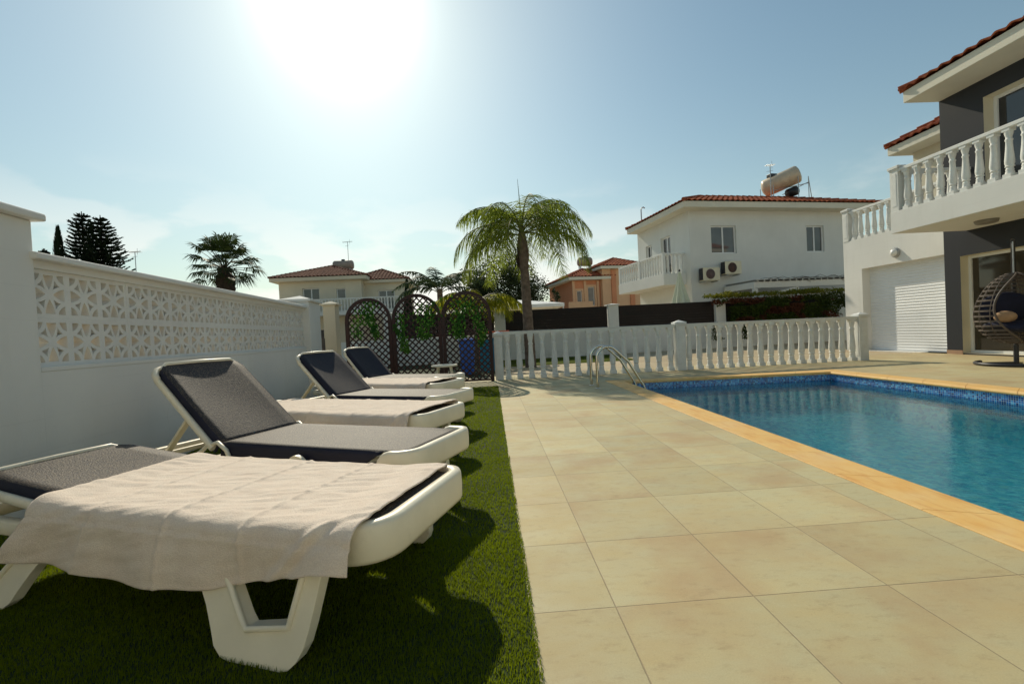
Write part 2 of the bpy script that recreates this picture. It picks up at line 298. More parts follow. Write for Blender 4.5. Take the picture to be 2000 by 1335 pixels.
# ------------------------------------------------------------------ mesh helpers
class MB:
    def __init__(s): s.v = []; s.f = []; s.fm = []; s.sm = []
    def add(s, vs, fs, mi=0, smooth=False):
        o = len(s.v); s.v.extend([tuple(x) for x in vs])
        for f in fs: s.f.append(tuple(i+o for i in f)); s.fm.append(mi); s.sm.append(smooth)
        return s
    def box(s, x0, x1, y0, y1, z0, z1, mi=0):
        vs = [(x, y, z) for z in (z0, z1) for y in (y0, y1) for x in (x0, x1)]
        return s.add(vs, [(0, 2, 3, 1), (4, 5, 7, 6), (0, 1, 5, 4), (2, 6, 7, 3), (0, 4, 6, 2), (1, 3, 7, 5)], mi)
    def bar(s, a, b, w, h, upv=(0, 0, 1), mi=0):
        a = Vector(a); b = Vector(b); d = (b-a).normalized(); u = Vector(upv); sd = d.cross(u)
        if sd.length < 1e-4: sd = d.cross(Vector((1, 0, 0)))
        sd.normalize(); u = sd.cross(d).normalized()
        vs = [p + sd*i*w/2 + u*j*h/2 for p in (a, b) for j in (-1, 1) for i in (-1, 1)]
        return s.add(vs, [(0, 1, 3, 2), (4, 6, 7, 5), (0, 4, 5, 1), (2, 3, 7, 6), (0, 2, 6, 4), (1, 5, 7, 3)], mi)
    def tube(s, pts, r, seg=10, mi=0, cap=True):
        pts = [Vector(p) for p in pts]; n = len(pts); rs = r if isinstance(r, (list, tuple)) else [r]*n
        t0 = (pts[1]-pts[0]).normalized(); u = t0.orthogonal().normalized(); vs = []
        for i, p in enumerate(pts):
            t = (pts[min(i+1, n-1)]-pts[max(i-1, 0)]).normalized(); u = (u - t*u.dot(t)); u = u.normalized() if u.length > 1e-6 else t.orthogonal().normalized(); v = t.cross(u)
            for k in range(seg): a = 2*PI*k/seg; vs.append(p + (u*math.cos(a)+v*math.sin(a))*rs[i])
        fs = [(i*seg+k, i*seg+(k+1) % seg, (i+1)*seg+(k+1) % seg, (i+1)*seg+k) for i in range(n-1) for k in range(seg)]
        s.add(vs, fs, mi, True)
        if cap: s.add(vs[:seg], [tuple(range(seg))[::-1]], mi); s.add(vs[-seg:], [tuple(range(seg))], mi)
        return s
    def lathe(s, prof, c=(0, 0, 0), seg=14, mi=0, axis='z', cap=True):
        vs = []
        for z, r in prof:
            for k in range(seg):
                a = 2*PI*k/seg; p = (r*math.cos(a), r*math.sin(a), z)
                if axis == 'x': p = (z, p[0], p[1])
                if axis == 'y': p = (p[0], z, p[1])
                vs.append((c[0]+p[0], c[1]+p[1], c[2]+p[2]))
        n = len(prof); fs = [(i*seg+k, i*seg+(k+1) % seg, (i+1)*seg+(k+1) % seg, (i+1)*seg+k) for i in range(n-1) for k in range(seg)]
        if axis == 'y': fs = [f[::-1] for f in fs]
        s.add(vs, fs, mi, True)
        if cap: s.add(vs[:seg], [tuple(range(seg))[::-1]], mi); s.add(vs[-seg:], [tuple(range(seg))], mi)
        return s
    def prism(s, poly, fn, t0, t1, mi=0):
        # poly: 2-D outline, fn(u, v, t) -> 3-D
        n = len(poly); vs = [fn(u, v, t) for t in (t0, t1) for u, v in poly]
        return s.add(vs, [tuple(range(n))[::-1], tuple(range(n, 2*n))] + [(i, (i+1) % n, n+(i+1) % n, n+i) for i in range(n)], mi)
    def grid(s, fn, nu, nv, mi=0, smooth=True):
        vs = [fn(i/nu, j/nv) for i in range(nu+1) for j in range(nv+1)]
        return s.add(vs, [(i*(nv+1)+j, (i+1)*(nv+1)+j, (i+1)*(nv+1)+j+1, i*(nv+1)+j+1) for i in range(nu) for j in range(nv)], mi, smooth)
    def xf(s, mat):
        s.v = [tuple(mat @ Vector(p)) for p in s.v]; return s
    def build(s, name, mats, parent=None, bevel=0, seg=2, autos=False):
        me = bpy.data.meshes.new(name); me.from_pydata(s.v, [], s.f)
        mats = mats if isinstance(mats, (list, tuple)) else [mats]
        for mm in mats: me.materials.append(mm)
        me.polygons.foreach_set('material_index', s.fm); me.polygons.foreach_set('use_smooth', s.sm); me.update()
        o = bpy.data.objects.new(name, me); COL.objects.link(o)
        if parent is not None: o.parent = parent
        if bevel:
            b = o.modifiers.new('bevel', 'BEVEL'); b.width = bevel; b.segments = seg; b.limit_method = 'ANGLE'; b.angle_limit = R(40)
        return o
def tri_mesh(name, V, mat, parent=None, per=3):
    # V: (n, per, 3) array, each row one separate face
    n = len(V); me = bpy.data.meshes.new(name); me.vertices.add(n*per); me.vertices.foreach_set('co', np.ascontiguousarray(V, dtype=np.float32).ravel())
    me.loops.add(n*per); me.loops.foreach_set('vertex_index', np.arange(n*per, dtype=np.int32))
    me.polygons.add(n); me.polygons.foreach_set('loop_start', np.arange(0, n*per, per, dtype=np.int32)); me.polygons.foreach_set('loop_total', np.full(n, per, dtype=np.int32))
    me.materials.append(mat); me.update(calc_edges=True)
    o = bpy.data.objects.new(name, me); COL.objects.link(o)
    if parent is not None: o.parent = parent
    return o
def tag(o, label, cat, group=None):
    o['label'] = label; o['category'] = cat
    if group: o['group'] = group
    return o
def thing(name, label, cat, loc=(0, 0, 0), rz=0, group=None):
    o = bpy.data.objects.new(name, None); COL.objects.link(o); o.location = loc; o.rotation_euler = (0, 0, rz); o.empty_display_size = .2
    return tag(o, label, cat, group)
def struct(o): o['kind'] = 'structure'; return o
def copy_tree(o, parent=None):
    c = o.copy(); COL.objects.link(c)
    if parent is not None: c.parent = parent
    for ch in [x for x in bpy.data.objects if x.parent == o]: copy_tree(ch, c)
    return c

# ------------------------------------------------------------------ the setting: ground, deck, pool
LAWN_X = .085
PNL, PNR, PSR, PSL = (2.40, 8.12), (6.00, 7.80), (6.16, -3.0), (2.40, -3.0)      # water-side corners of the coping
def ring_mesh(mb, outer, inner, z):
    vs = [(x, y, z) for x, y in outer+inner]; n = len(outer)
    return mb.add(vs, [(i, (i+1) % n, n+(i+1) % n, n+i) for i in range(n)])
CW = .31
cin = [(PSL[0]+.04, PSL[1]), (PSR[0]-.04, PSR[1]), (PNR[0]-.0, PNR[1]), (PNL[0]+.0, PNL[1])]
cout = [(PSL[0]-CW, -3.3), (PSR[0]+CW, -3.3), (PNR[0]+CW, PNR[1]+CW), (PNL[0]-CW, PNL[1]+CW)]
g = ring_mesh(MB(), [(-900, -900), (900, -900), (900, 1500), (-900, 1500)], [(-30, -8), (30, -8), (30, 30), (-30, 30)], -.05).build('ground', asphalt_ground); struct(g)
p = ring_mesh(MB(), [(-30, -8), (30, -8), (30, 30), (-30, 30)], [(LAWN_X, -7), (14, -7), (14, 10.6), (LAWN_X, 10.6)], -.02)
p.build('yard_paving', paving_mat); struct(bpy.data.objects['yard_paving'])
d = ring_mesh(MB(), [(LAWN_X, -7), (14, -7), (14, 10.6), (LAWN_X, 10.6)], cout, 0.0); struct(d.build('pool_deck', deck_mat))
cpm = MB()
def cop_stone(a0, a1, b0, b1, nose):
    # a = outer edge, b = water edge
    a0, a1, b0, b1 = [Vector((q[0], q[1], 0)) for q in (a0, a1, b0, b1)]
    n0 = (b0-a0).normalized(); prof = [(0, .003), (.02, .006), (.86, .008), (.95, .004), (1.0, -.010), (1.015, -.024), (1.0, -.038), (.9, -.042)]
    vs = []
    for a, b in ((a0, b0), (a1, b1)):
        for t, z in prof: q = a.lerp(b, t); vs.append((q.x, q.y, z))
        q = a; vs.append((q.x, q.y, -.042))
    n = len(prof)+1
    cpm.add(vs, [(i, i+n, (i+1) % n+n, (i+1) % n) for i in range(n)], 0, False); cpm.add(vs[:n], [tuple(range(n))]); cpm.add(vs[n:], [tuple(range(n))[::-1]])
def cop_run(A, B, a, b, length):
    A, B, a, b = [Vector(q) for q in (A, B, a, b)]; n = max(1, round((a-b).length/length))
    for k in range(n):
        t0 = (k+.004)/n; t1 = (k+1-.004)/n; cop_stone(A.lerp(B, t0), A.lerp(B, t1), a.lerp(b, t0), a.lerp(b, t1), 1)
cop_run((cout[0][0], -3), cout[3], (PSL[0], -3), PNL, .56); cop_run(cout[3], cout[2], PNL, PNR, .56); cop_run(cout[2], (cout[1][0], -3), PNR, (PSR[0], -3), .56)
struct(cpm.build('pool_coping', coping_mat))
band = MB(); q = [PSL, PNL, PNR, PSR]
def inset(k): return [(PSL[0]-.015*k, -3), (PNL[0]-.015*k, PNL[1]+.015*k), (PNR[0]+.015*k, PNR[1]+.015*k), (PSR[0]+.015*k, -3)]
qi = inset(1)
for i in range(3):
    a, b = qi[i], qi[i+1]; band.add([(a[0], a[1], -.32), (b[0], b[1], -.32), (b[0], b[1], -.02), (a[0], a[1], -.02)], [(3, 2, 1, 0)], 0)
    band.add([(a[0], a[1], -.64), (b[0], b[1], -.64), (b[0], b[1], -.32), (a[0], a[1], -.32)], [(3, 2, 1, 0)], 1)
band.add([(x, y, -.64) for x, y in qi], [(3, 2, 1, 0)], 1); band.add([(qi[0][0], -3, -.64), (qi[3][0], -3, -.64), (qi[3][0], -3, -.02), (qi[0][0], -3, -.02)], [(0, 1, 2, 3)], 1)
struct(band.build('pool_basin', [mosaic, poolfloor]))
struct(MB().add([(x, y, -.150) for x, y in qi], [(3, 2, 1, 0)]).build('pool_water', water_mat))

# lawn: backing sheet and blades
LX0, LX1, LY0, LY1 = -3.35, LAWN_X, -1.0, 8.55
struct(MB().box(LX0, LX1, LY0, LY1, -.03, .006).build('lawn_backing', turf_base))
struct(MB().box(-6.5, LX1-.002, 8.56, 10.6, -.03, .001).build('path', deck_mat)); struct(MB().box(-6.5, LX1-.002, 10.604, 16.6, -.03, .008).build('back_lawn', turf_base)); struct(MB().box(LX1, 4.4, 13.6, 16.9, -.03, -.004).build('lawn_strip', grass_mat))  # lawn behind the path is a plain dark green sheet
def blades(x0, x1, y0, y1, dens, h, wd):
    n = int((x1-x0)*(y1-y0)*dens); P = np.stack([rng.uniform(x0, x1, n), rng.uniform(y0, y1, n), np.full(n, .004)], 1)
    a = rng.uniform(0, 2*PI, n); tilt = rng.uniform(0, .55, n); ta = rng.normal(.4, 1.2, n); hh = h*rng.uniform(.6, 1.15, n)
    side_ = np.stack([np.cos(a), np.sin(a), np.zeros(n)], 1)*(wd/2)[..., None] if isinstance(wd, np.ndarray) else np.stack([np.cos(a), np.sin(a), np.zeros(n)], 1)*wd/2
    tip = P + np.stack([np.sin(tilt)*np.cos(ta)*hh, np.sin(tilt)*np.sin(ta)*hh, np.cos(tilt)*hh], 1)
    return np.stack([P-side_, P+side_, tip], 1)
G = np.concatenate([blades(-2.7, LX1+.012, .75, 2.2, 42000, .018, .0034), blades(-3.0, LX1+.010, 2.2, 3.6, 20000, .018, .0045), blades(-3.2, LX1+.004, 3.6, 5.6, 9000, .018, .007), blades(-3.3, LX1+.004, 5.6, 8.56, 4500, .018, .010)])
go = tri_mesh('grass', G, grass_mat); go['kind'] = 'stuff'; go['label'] = 'short artificial grass beside the pool deck'

# ------------------------------------------------------------------ balustrades
PROF = [(0.0, .062), (.05, .062), (.10, .058), (.125, .050), (.145, .056), (.16, .047), (.18, .047), (.195, .066), (.21, .052), (.25, .063), (.30, .064), (.40, .056), (.50, .048), (.62, .043), (.64, .052), (.655, .052), (.67, .041), (.70, .043), (.75, .056), (.79, .061), (.84, .061)]
def baluster_mesh(h, seg=12):
    k = h/.84; b = MB(); b.box(-.064, .064, -.064, .064, 0, .07*k); b.lathe([(z*k, r) for z, r in PROF if .045 < z < .795], seg=seg, cap=False); b.box(-.061, .061, -.061, .061, .79*k, h); return b
def post_mesh(w_, h, cap=True):
    b = MB(); b.box(-w_/2, w_/2, -w_/2, w_/2, 0, h-.10)
    for sx in (-1, 1):
        b.box(min(sx*(w_/2+.0005), sx*(w_/2+.006)), max(sx*(w_/2+.0005), sx*(w_/2+.006)), -w_*.3, w_*.3, .1, h-.2)
        b.box(-w_*.3, w_*.3, min(sx*(w_/2+.0005), sx*(w_/2+.006)), max(sx*(w_/2+.0005), sx*(w_/2+.006)), .1, h-.2)
    b.box(-w_/2-.012, w_/2+.012, -w_/2-.012, w_/2+.012, h-.13, h-.105); b.box(-w_/2-.028, w_/2+.028, -w_/2-.028, w_/2+.028, h-.10, h-.045)
    c = w_/2+.018; b.add([(-c, -c, h-.045), (c, -c, h-.045), (c, c, h-.045), (-c, c, h-.045), (0, 0, h)], [(0, 1, 4), (1, 2, 4), (2, 3, 4), (3, 0, 4)]); return b
BAL = {}
def baluster(h, parent, loc, name='baluster', rz=0):
    if h not in BAL: BAL[h] = baluster_mesh(h).build(name, baluster_white, parent, .004); o = BAL[h]
    else: o = BAL[h].copy(); COL.objects.link(o); o.parent = parent; o.name = name
    o.location = loc; o.rotation_euler = (0, 0, rz); return o
# garden balustrade by the pool
A0 = Vector((.14, 9.74, 0)); A1 = Vector((8.07, 9.56, 0)); dv = (A1-A0); LB = dv.length; rz = math.atan2(dv.y, dv.x)
bt = thing('balustrade', 'long low white balustrade with turned balusters behind the pool', 'balustrade', A0, rz)
PX = [0.0, 3.93, LB]
def railz(x): return 1.03 - .065*x/LB
for i, x in enumerate(PX):
    o = post_mesh(.19 if i else .17, railz(x)+(.085 if i else .02)).build('post', baluster_white, bt, .006); o.location = (x, 0, 0)
rl = MB()
for a, b in ((.065, PX[1]-.085), (PX[1]+.085, LB-.085)):
    za, zb = railz(a), railz(b)
    for w_, t0, t1 in ((.065, -.065, -.018), (.078, -.018, 0)):
        rl.add([(x, y, z) for x, zz in ((a, za), (b, zb)) for z in (zz+t0, zz+t1) for y in (-w_, w_)], [(0, 1, 3, 2), (4, 6, 7, 5), (0, 4, 5, 1), (2, 3, 7, 6), (0, 2, 6, 4), (1, 5, 7, 3)])
rl.build('rail', baluster_white, bt, .006)
for seg_, n in (((.065, PX[1]-.085), 15), ((PX[1]+.085, LB-.085), 17)):
    for k in range(n):
        x = seg_[0] + (seg_[1]-seg_[0])*(k+.5)/n; o = baluster(.94, bt, (x, 0, 0)); o.scale = (1, 1, (railz(x)-.062)/.94)

# ------------------------------------------------------------------ left garden wall with pierced blocks
WA = Vector((-2.835, 2.98, 0)); WB = Vector((-3.19, 8.0, 0)); wd_ = WB-WA; WL = wd_.length; wrz = math.atan2(wd_.y, wd_.x)
wt = thing('screen_block_wall', 'white garden wall topped with two rows of flower-pierced blocks', 'wall', WA, wrz)
# local: x along wall (0..WL), y towards left (away from lawn), z up
TH = .10
def hz_(x): return 0.0
b = MB(); b.box(0, WL, 0, .2, -.03, .895); b.box(0, WL, -.004, .2, .895, .925); b.build('wall_base', wall_white, wt, .004)
b = MB(); b.box(0, WL, .01, .19, 1.552, 1.60); b.build('wall_band', wall_white, wt)
def copm(x0, x1, y0, y1, z0, h):
    m_ = (y0+y1)/2; b = MB(); b.add([(x, y, z) for x in (x0, x1) for y, z in ((y0, z0), (y0, z0+h*.55), (m_, z0+h), (y1, z0+h*.55), (y1, z0))], [(0, 1, 2, 3, 4), (9, 8, 7, 6, 5)]+[(i, i+5, (i+1) % 5+5, (i+1) % 5) for i in range(5)]); return b
copm(-.03, WL+.02, -.05, .25, 1.60, .075).build('coping', wall_white, wt, .01)
NB = 18; pw = WL/NB; ph = .3135
sc = MB()
def F(u, v, t): return (u, t, v)
from mathutils.geometry import tessellate_polygon
def qb(a, c, b, n=5): return [tuple((1-t)**2*a[i]+2*t*(1-t)*c[i]+t*t*b[i] for i in (0, 1)) for t in [k/n for k in range(n+1)]]
NH = qb((0, .20), (.20, .46), (.27, .81)) + qb((-.27, .81), (-.20, .46), (0, .20))[:-1]
EH = [(v, u) for u, v in NH][::-1]
TH_ = qb((.19, .20), (.30, .36), (.31, .62), 3)[:-1] + qb((.31, .62), (.42, .44), (.60, .36), 3)[:-1] + qb((.60, .36), (.38, .32), (.19, .20), 3)[:-1]
CH = [(.83, .83), (.44, .83)] + qb((.44, .83), (.50, .56), (.83, .46), 5)[1:]
hl = [NH, [(u, -v) for u, v in NH][::-1], EH, [(-u, v) for u, v in EH][::-1]]
for sx in (1, -1):
    for sz in (1, -1):
        for h_ in (TH_, CH):
            q_ = [(u*sx, v*sz) for u, v in h_]; hl.append(q_ if sx*sz > 0 else q_[::-1])
def jit(u, v): return (u, v)
for j in range(2):
    for i in range(NB):
        cx, cz = (i+.5)*pw, .925+(j+.5)*ph; hw, hh = pw/2, ph/2
        loops = [[(-.998, -.998), (.998, -.998), (.998, .998), (-.998, .998)]] + hl
        L3 = [[Vector((u, v, 0)) for u, v in l_] for l_ in loops]; tris = tessellate_polygon(L3); flat = [p_ for l_ in loops for p_ in l_]; dpt = .034+.003*((i*7+j*3) % 3)/3
        sc.add([(cx+u*hw, dpt, cz+v*hh) for u, v in flat]+[(cx+u*hw, .118, cz+v*hh) for u, v in flat], [tuple(t_) for t_ in tris]+[tuple(k+len(flat) for k in t_) for t_ in tris])
        o_ = 0
        for l_ in loops:
            n_ = len(l_); sc.add([(cx+u*hw, dpt, cz+v*hh) for u, v in l_]+[(cx+u*hw, .118, cz+v*hh) for u, v in l_], [(k, (k+1) % n_, n_+(k+1) % n_, n_+k) for k in range(n_)])
sc.build('pierced_blocks', wall_white, wt)
b = MB(); b.box(WL+.002, WL+.62, -.07, .42, -.03, 1.72); b.build('end_pier', wall_white, wt, .006)
b = MB(); b.box(WL-.035, WL+.66, -.11, .46, 1.72, 1.765); b.add([(WL-.03, -.10, 1.765), (WL+.65, -.10, 1.765), (WL+.65, .45, 1.765), (WL-.03, .45, 1.765), (WL+.31, .17, 1.85)], [(0, 1, 4), (1, 2, 4), (2, 3, 4), (3, 0, 4)]); b.build('pier_cap', wall_white, wt, .006)
ht = thing('tall_wall', 'taller plain white wall section with a sloped coping at the left edge', 'wall', WA, wrz)
MB().box(-4.5, -.002, -.006, .24, -.03, 1.84).build('wall_face', wall_white, ht, .005); copm(-4.5, .045, -.06, .30, 1.842, .085).build('coping', wall_white, ht, .012)
b = MB(); b.box(-.035, .035, -.02, 0, 0, .17); o = b.build('socket_box', picket_grey, None, .006); tag(o, 'small grey box fixed low on the white block wall', 'box'); o.location = (-2.965, 6.45, .06); o.rotation_euler = (0, 0, wrz)
b = MB().box(-6.38, -3.4, -4, 13, -.025, -.012); struct(b.build('bounce_ground', generic('pale_bounce_ground', (.80, .74, .60), .8, .08)))  # unseen neighbour ground, added pale to bounce sunlight onto the wall behind
def m_glow_sheet():  # translucent, so sun from behind makes the block openings glow
    t = MT('beige_glow_sheet'); v = t.n('ShaderNodeTexVoronoi'); v.inputs['Scale'].default_value = 3.2; t.L.new(t.pos(), v.inputs['Vector']); q_ = t.n('ShaderNodeSeparateColor'); t.L.new(v.outputs['Color'], q_.inputs[0])
    c = t.mix(q_.outputs[0], (.84, .46, .20), (.88, .68, .36)); t.fin(c, .9, None, 0, .1); tl = t.n('ShaderNodeBsdfTranslucent'); t.L.new(c, tl.inputs[0]); mx = t.n('ShaderNodeMixShader'); mx.inputs[0].default_value = .8
    t.L.new(t.b.outputs[0], mx.inputs[1]); t.L.new(tl.outputs[0], mx.inputs[2]); t.L.new(mx.outputs[0], t.N['Material Output'].inputs[0]); return t.m
o = MB().grid(lambda u, v: (-.8+(WL+.9)*u, .50+.045*abs(((WL+.9)*u/.34) % 1-.5)*2, 1.50*v), 264, 4).build('glow_sheet', m_glow_sheet()); o.location = WA; o.rotation_euler = (0, 0, wrz); tag(o, 'added translucent beige sheet that makes the pierced block openings glow warm', 'added backing sheet')  # made-up sheet, added and pleated to catch sun behind the openings
# neighbour's yard seen through the blocks
o = MB().box(-6.6, -6.4, -2, 13, -.03, 2.20).build('neighbour_wall', wall_beige); tag(o, 'long beige boundary wall on the far side of the neighbouring yard', 'wall')
pt = thing('gate_pillar', 'slim cream gate pillar with pyramid cap left of the lattice panels', 'pillar', (-3.50, 10.2, 0))
MB().box(-.13, .13, -.14, .14, -.03, 1.80).build('shaft', wall_cream, pt, .006)
b = MB(); b.box(-.185, .185, -.185, .185, 1.80, 1.835); b.add([(-.17, -.17, 1.835), (.17, -.17, 1.835), (.17, .17, 1.835), (-.17, .17, 1.835), (0, 0, 1.90)], [(0, 1, 4), (1, 2, 4), (2, 3, 4), (3, 0, 4)]); b.build('cap', wall_cream, pt, .005)
b = MB()
for k in range(7): b.box(-4.62+k*.11, -4.62+k*.11+.1, 11.0, 11.03, .05, 1.30)
b.box(-4.62, -3.86, 10.97, 11.0, .3, .36); b.box(-4.62, -3.86, 10.97, 11.0, 1.05, 1.11); tag(b.build('side_gate', dark_metal, None, .003), 'dark boarded gate showing between the two white pillars', 'gate')

# ------------------------------------------------------------------ lattice panels
def lattice_panel(x0, x1, top, label, rzz=0, y=9.56):
    w_ = x1-x0; t = thing('lattice_panel', label, 'trellis panel', (x0, y, 0), rzz, 'arched lattice panels')
    r = w_/2-.03; cx = w_/2; zs = top-r-.03; fr = MB()
    for xx in (.03, w_-.03): fr.box(xx-.036, xx+.036, -.03, .03, 0, zs)
    fr.box(.062, w_-.062, -.018, .018, .02, .06)
    n = 24; ang = [PI*i/n for i in range(n+1)]
    for i in range(n):
        vs = []
        for a in (ang[i], ang[i+1]):
            for rr in (r-.032, r+.034):
                for yy in (-.028, .028): vs.append((cx+math.cos(a)*rr, yy, zs+math.sin(a)*rr))
        fr.add(vs, [(0, 4, 5, 1), (2, 3, 7, 6), (0, 2, 6, 4), (1, 5, 7, 3)], 0)
    fr.build('frame', lattice_brown, t)
    lt = MB(); rr = r-.02; sp = .131; 
    def inside(x, z): return .06 < x < w_-.06 and z > .06 and (z < zs or (x-cx)**2+(z-zs)**2 < rr*rr)
    for dsn in (1, -1):
        c = -2.5
        while c < 3.6:
            # line z = dsn*x + c
            ins = [s_/200*w_ for s_ in range(201) if inside(s_/200*w_, dsn*s_/200*w_+c)]
            if len(ins) > 3:
                a, b_ = ins[0]-.008, ins[-1]+.008; yy = .006*dsn
                lt.bar((a, yy, dsn*a+c), (b_, yy, dsn*b_+c), .012, .029, (0, 0, 1))
            c += sp
    lt.build('lattice', lattice_brown, t); return t
lattice_panel(-3.00, -2.06, 1.865, 'left arched brown lattice panel with one long ivy strand', 0)
lattice_panel(-2.04, -1.03, 1.905, 'middle arched brown lattice panel with sky showing behind its top')
lattice_panel(-1.01, .02, 1.915, 'right arched brown lattice panel standing next to the white balustrade')
def ivy(x, y, z, length, label, spread=.10, n=170):
    V = []
    for k in range(n):
        t = rng.random()**.8; cx = x + rng.normal(0, spread*(1-.55*t)) + .06*math.sin(t*5+x*9); cz = z-t*length + rng.normal(0, .02); cy = y + rng.uniform(-.07, .02)
        s_ = rng.uniform(.022, .048); a = rng.uniform(-.7, .7); ca, sa = math.cos(a), math.sin(a); pts = []
        tl = rng.uniform(-.6, .6)
        for u, v in ((0, .6), (.55, .1), (0, -1.3), (-.55, .1)):
            px, pz = u*ca-v*sa, u*sa+v*ca; pts.append((cx+px*s_, cy+pz*s_*tl, cz+pz*s_))
        V.append(pts)
    o = tri_mesh('hanging_ivy', np.array(V), leaf_ivy, None, 4); return tag(o, label, 'artificial ivy', 'artificial ivy strands on the lattice')
ivy(-2.45, 9.53, 1.80, .75, 'long ivy strand trailing down the left lattice panel', .09, 190)
ivy(-2.73, 9.53, 1.62, .55, 'short sparse ivy at the far left of the left lattice panel', .10, 70)
ivy(-1.82, 9.53, 1.55, .85, 'long ivy strand hanging at the left of the middle lattice panel', .08, 200)
ivy(-1.33, 9.53, 1.72, .75, 'bushy ivy strand hanging at the right of the middle lattice panel', .15, 230)
ivy(-.62, 9.53, 1.80, .85, 'dense ivy strand hanging in the centre of the right lattice panel', .14, 260)
ivy(-.24, 9.53, 1.62, .85, 'ivy strand trailing lowest at the right side of the right lattice panel', .09, 200)
pk = thing('picket_screen', 'low dark picket screen with pointed tops left of the lattice panels', 'fence', (-3.60, 9.25, 0))
b = MB()
for k, (xx, hh) in enumerate(((-.10, .95), (-.03, 1.08), (.05, 1.20), (.13, 1.22), (.21, 1.12))):
    b.prism([(xx, 0), (xx+.06, 0), (xx+.06, hh-.05), (xx+.03, hh), (xx, hh-.05)], F, -.012, .012)
b.build('pickets', picket_grey, pk); MB().box(-.1, .27, .014, .03, .2, .26).build('rail', picket_grey, pk)

# storage behind the lattice
st = thing('storage_tub', 'bright blue upright plastic tub behind the right lattice panel', 'plastic tub', (-.63, 11.6, 0))
b = MB(); b.add([(x*s_*.62, y*s_, z) for z, s_ in ((0, .24), (.12, .26), (.55, .29), (.86, .30)) for x, y in ((-1, -.8), (1, -.8), (1, .8), (-1, .8))], [(4*i+k, 4*i+(k+1) % 4, 4*i+4+(k+1) % 4, 4*i+4+k) for i in range(3) for k in range(4)]+[(3, 2, 1, 0)]); b.build('tub_body', blue_plastic, st, .02)
b = MB(); b.box(-.21, .21, -.27, .27, .862, .90); b.box(-.17, .17, -.22, .22, .90, .925); b.build('lid', blue_plastic, st, .012)
pf = thing('toy_slide', 'small orange and teal play slide behind the right lattice panel', 'toy slide', (-.12, 12.3, 0))
b = MB(); 
for sx in (-.2, .2): b.prism([(sx-.03, 0), (sx+.03, 0), (sx+.03, .95), (sx-.03, .95)], F, .1, .16)
b.box(-.22, .62, .05, .30, 1.03, 1.07); b.box(.55, .60, .1, .16, 0, 1.03); b.box(-.17, .17, .11, .15, .2, .25); b.box(-.17, .17, .11, .15, .45, .5); b.box(-.17, .17, .11, .15, .7, .75); b.build('ladder', orange_plastic, pf, .01)
b = MB(); b.grid(lambda u, v: ((v-.5)*.40, .1-.9*u, .85-.82*u**.8+.05*abs(v-.5)**2*4+0), 14, 6); b.build('slide_bed', teal_plastic, pf)

# side table
tt = thing('side_table', 'small round white plastic table on four thin legs near the lattice', 'table', (-.84, 7.95, 0))
MB().lathe([(.465, .20), (.468, .222), (.48, .23), (.495, .226), (.50, .215)], seg=36).build('table_top', white_plastic, tt)
for sx in (-1, 1):
    for sy in (-1, 1): MB().tube([(sx*.11, sy*.11, .47), (sx*.15, sy*.15, 0)], [.014, .010], 8).build('leg', white_plastic, tt)

# ------------------------------------------------------------------ pool ladder
la = thing('pool_ladder', 'polished steel pool ladder with two bent handrails at the far corner', 'pool ladder', (1.72, 7.65, 0))
for yy in (-.23, .23):
    pts = [(0, 0, 0), (.0, 0, .42)]; 
    for k in range(1, 13):
        a = PI - (PI-R(57))*k/12; pts.append((.19+.19*math.cos(a), 0, .49+.19*math.sin(a)))
    pts += [(.53, 0, .42), (.76, 0, .02), (.81, 0, -.12), (.82, 0, -.95)]
    o = MB().tube(pts, .0235, 14).build('handrail', steel, la); o.location = (0, yy, 0)
    f = MB().lathe([(0.001, .048), (.008, .048), (.014, .026)], seg=18).build('base_flange', steel, la); f.location = (0, yy, 0)
for z in (-.32, -.60, -.88): MB().box(.79, .86, -.22, .22, z-.012, z+.012).build('tread', steel, la, .004)

# ------------------------------------------------------------------ sun loungers
LEN, WID, HNG = 2.22, .68, 1.43
def smooth_rail(mb, pts, w_, seg=8, mi=0):
    """pts: (centre, half height, half width) rounded box section swept along x-y path"""
    vs = []; n = len(pts)
    for i, (c, hh, hw) in enumerate(pts):
        c = Vector(c); t = (Vector(pts[min(i+1, n-1)][0])-Vector(pts[max(i-1, 0)][0])); t.z = 0; t.normalize(); sd = Vector((t.y, -t.x, 0))
        for k in range(12):
            a = 2*PI*k/12; ca, sa = math.cos(a), math.sin(a); e = .45
            x = math.copysign(abs(ca)**e, ca)*hw; z = math.copysign(abs(sa)**e, sa)*hh
            vs.append(c+sd*x+Vector((0, 0, z)))
    fs = [(i*12+k, i*12+(k+1) % 12, (i+1)*12+(k+1) % 12, (i+1)*12+k) for i in range(n-1) for k in range(12)]
    mb.add(vs, fs, mi, True); mb.add(vs[:12], [tuple(range(12))[::-1]], mi); mb.add(vs[-12:], [tuple(range(12))], mi)
def lerp(a, b, t): return a+(b-a)*t
def side_pts(y, sgn):
    out = []
    for s_, zt, zb in ((.15, .415, .280), (.185, .405, .265), (.212, .375, .250), (.235, .33, .243), (.27, .295, .24), (.36, .283, .225), (.9, .282, .225), (1.3, .285, .225), (1.44, .30, .225), (1.6, .30, .235), (LEN-.10, .31, .245)):
        out.append(((s_, y, (zt+zb)/2), (zt-zb)/2, .026))
    return out
def arcpts(cx, cy, r, a0, a1, n): return [(cx+r*math.cos(lerp(a0, a1, k/n)), cy+r*math.sin(lerp(a0, a1, k/n))) for k in range(n+1)]
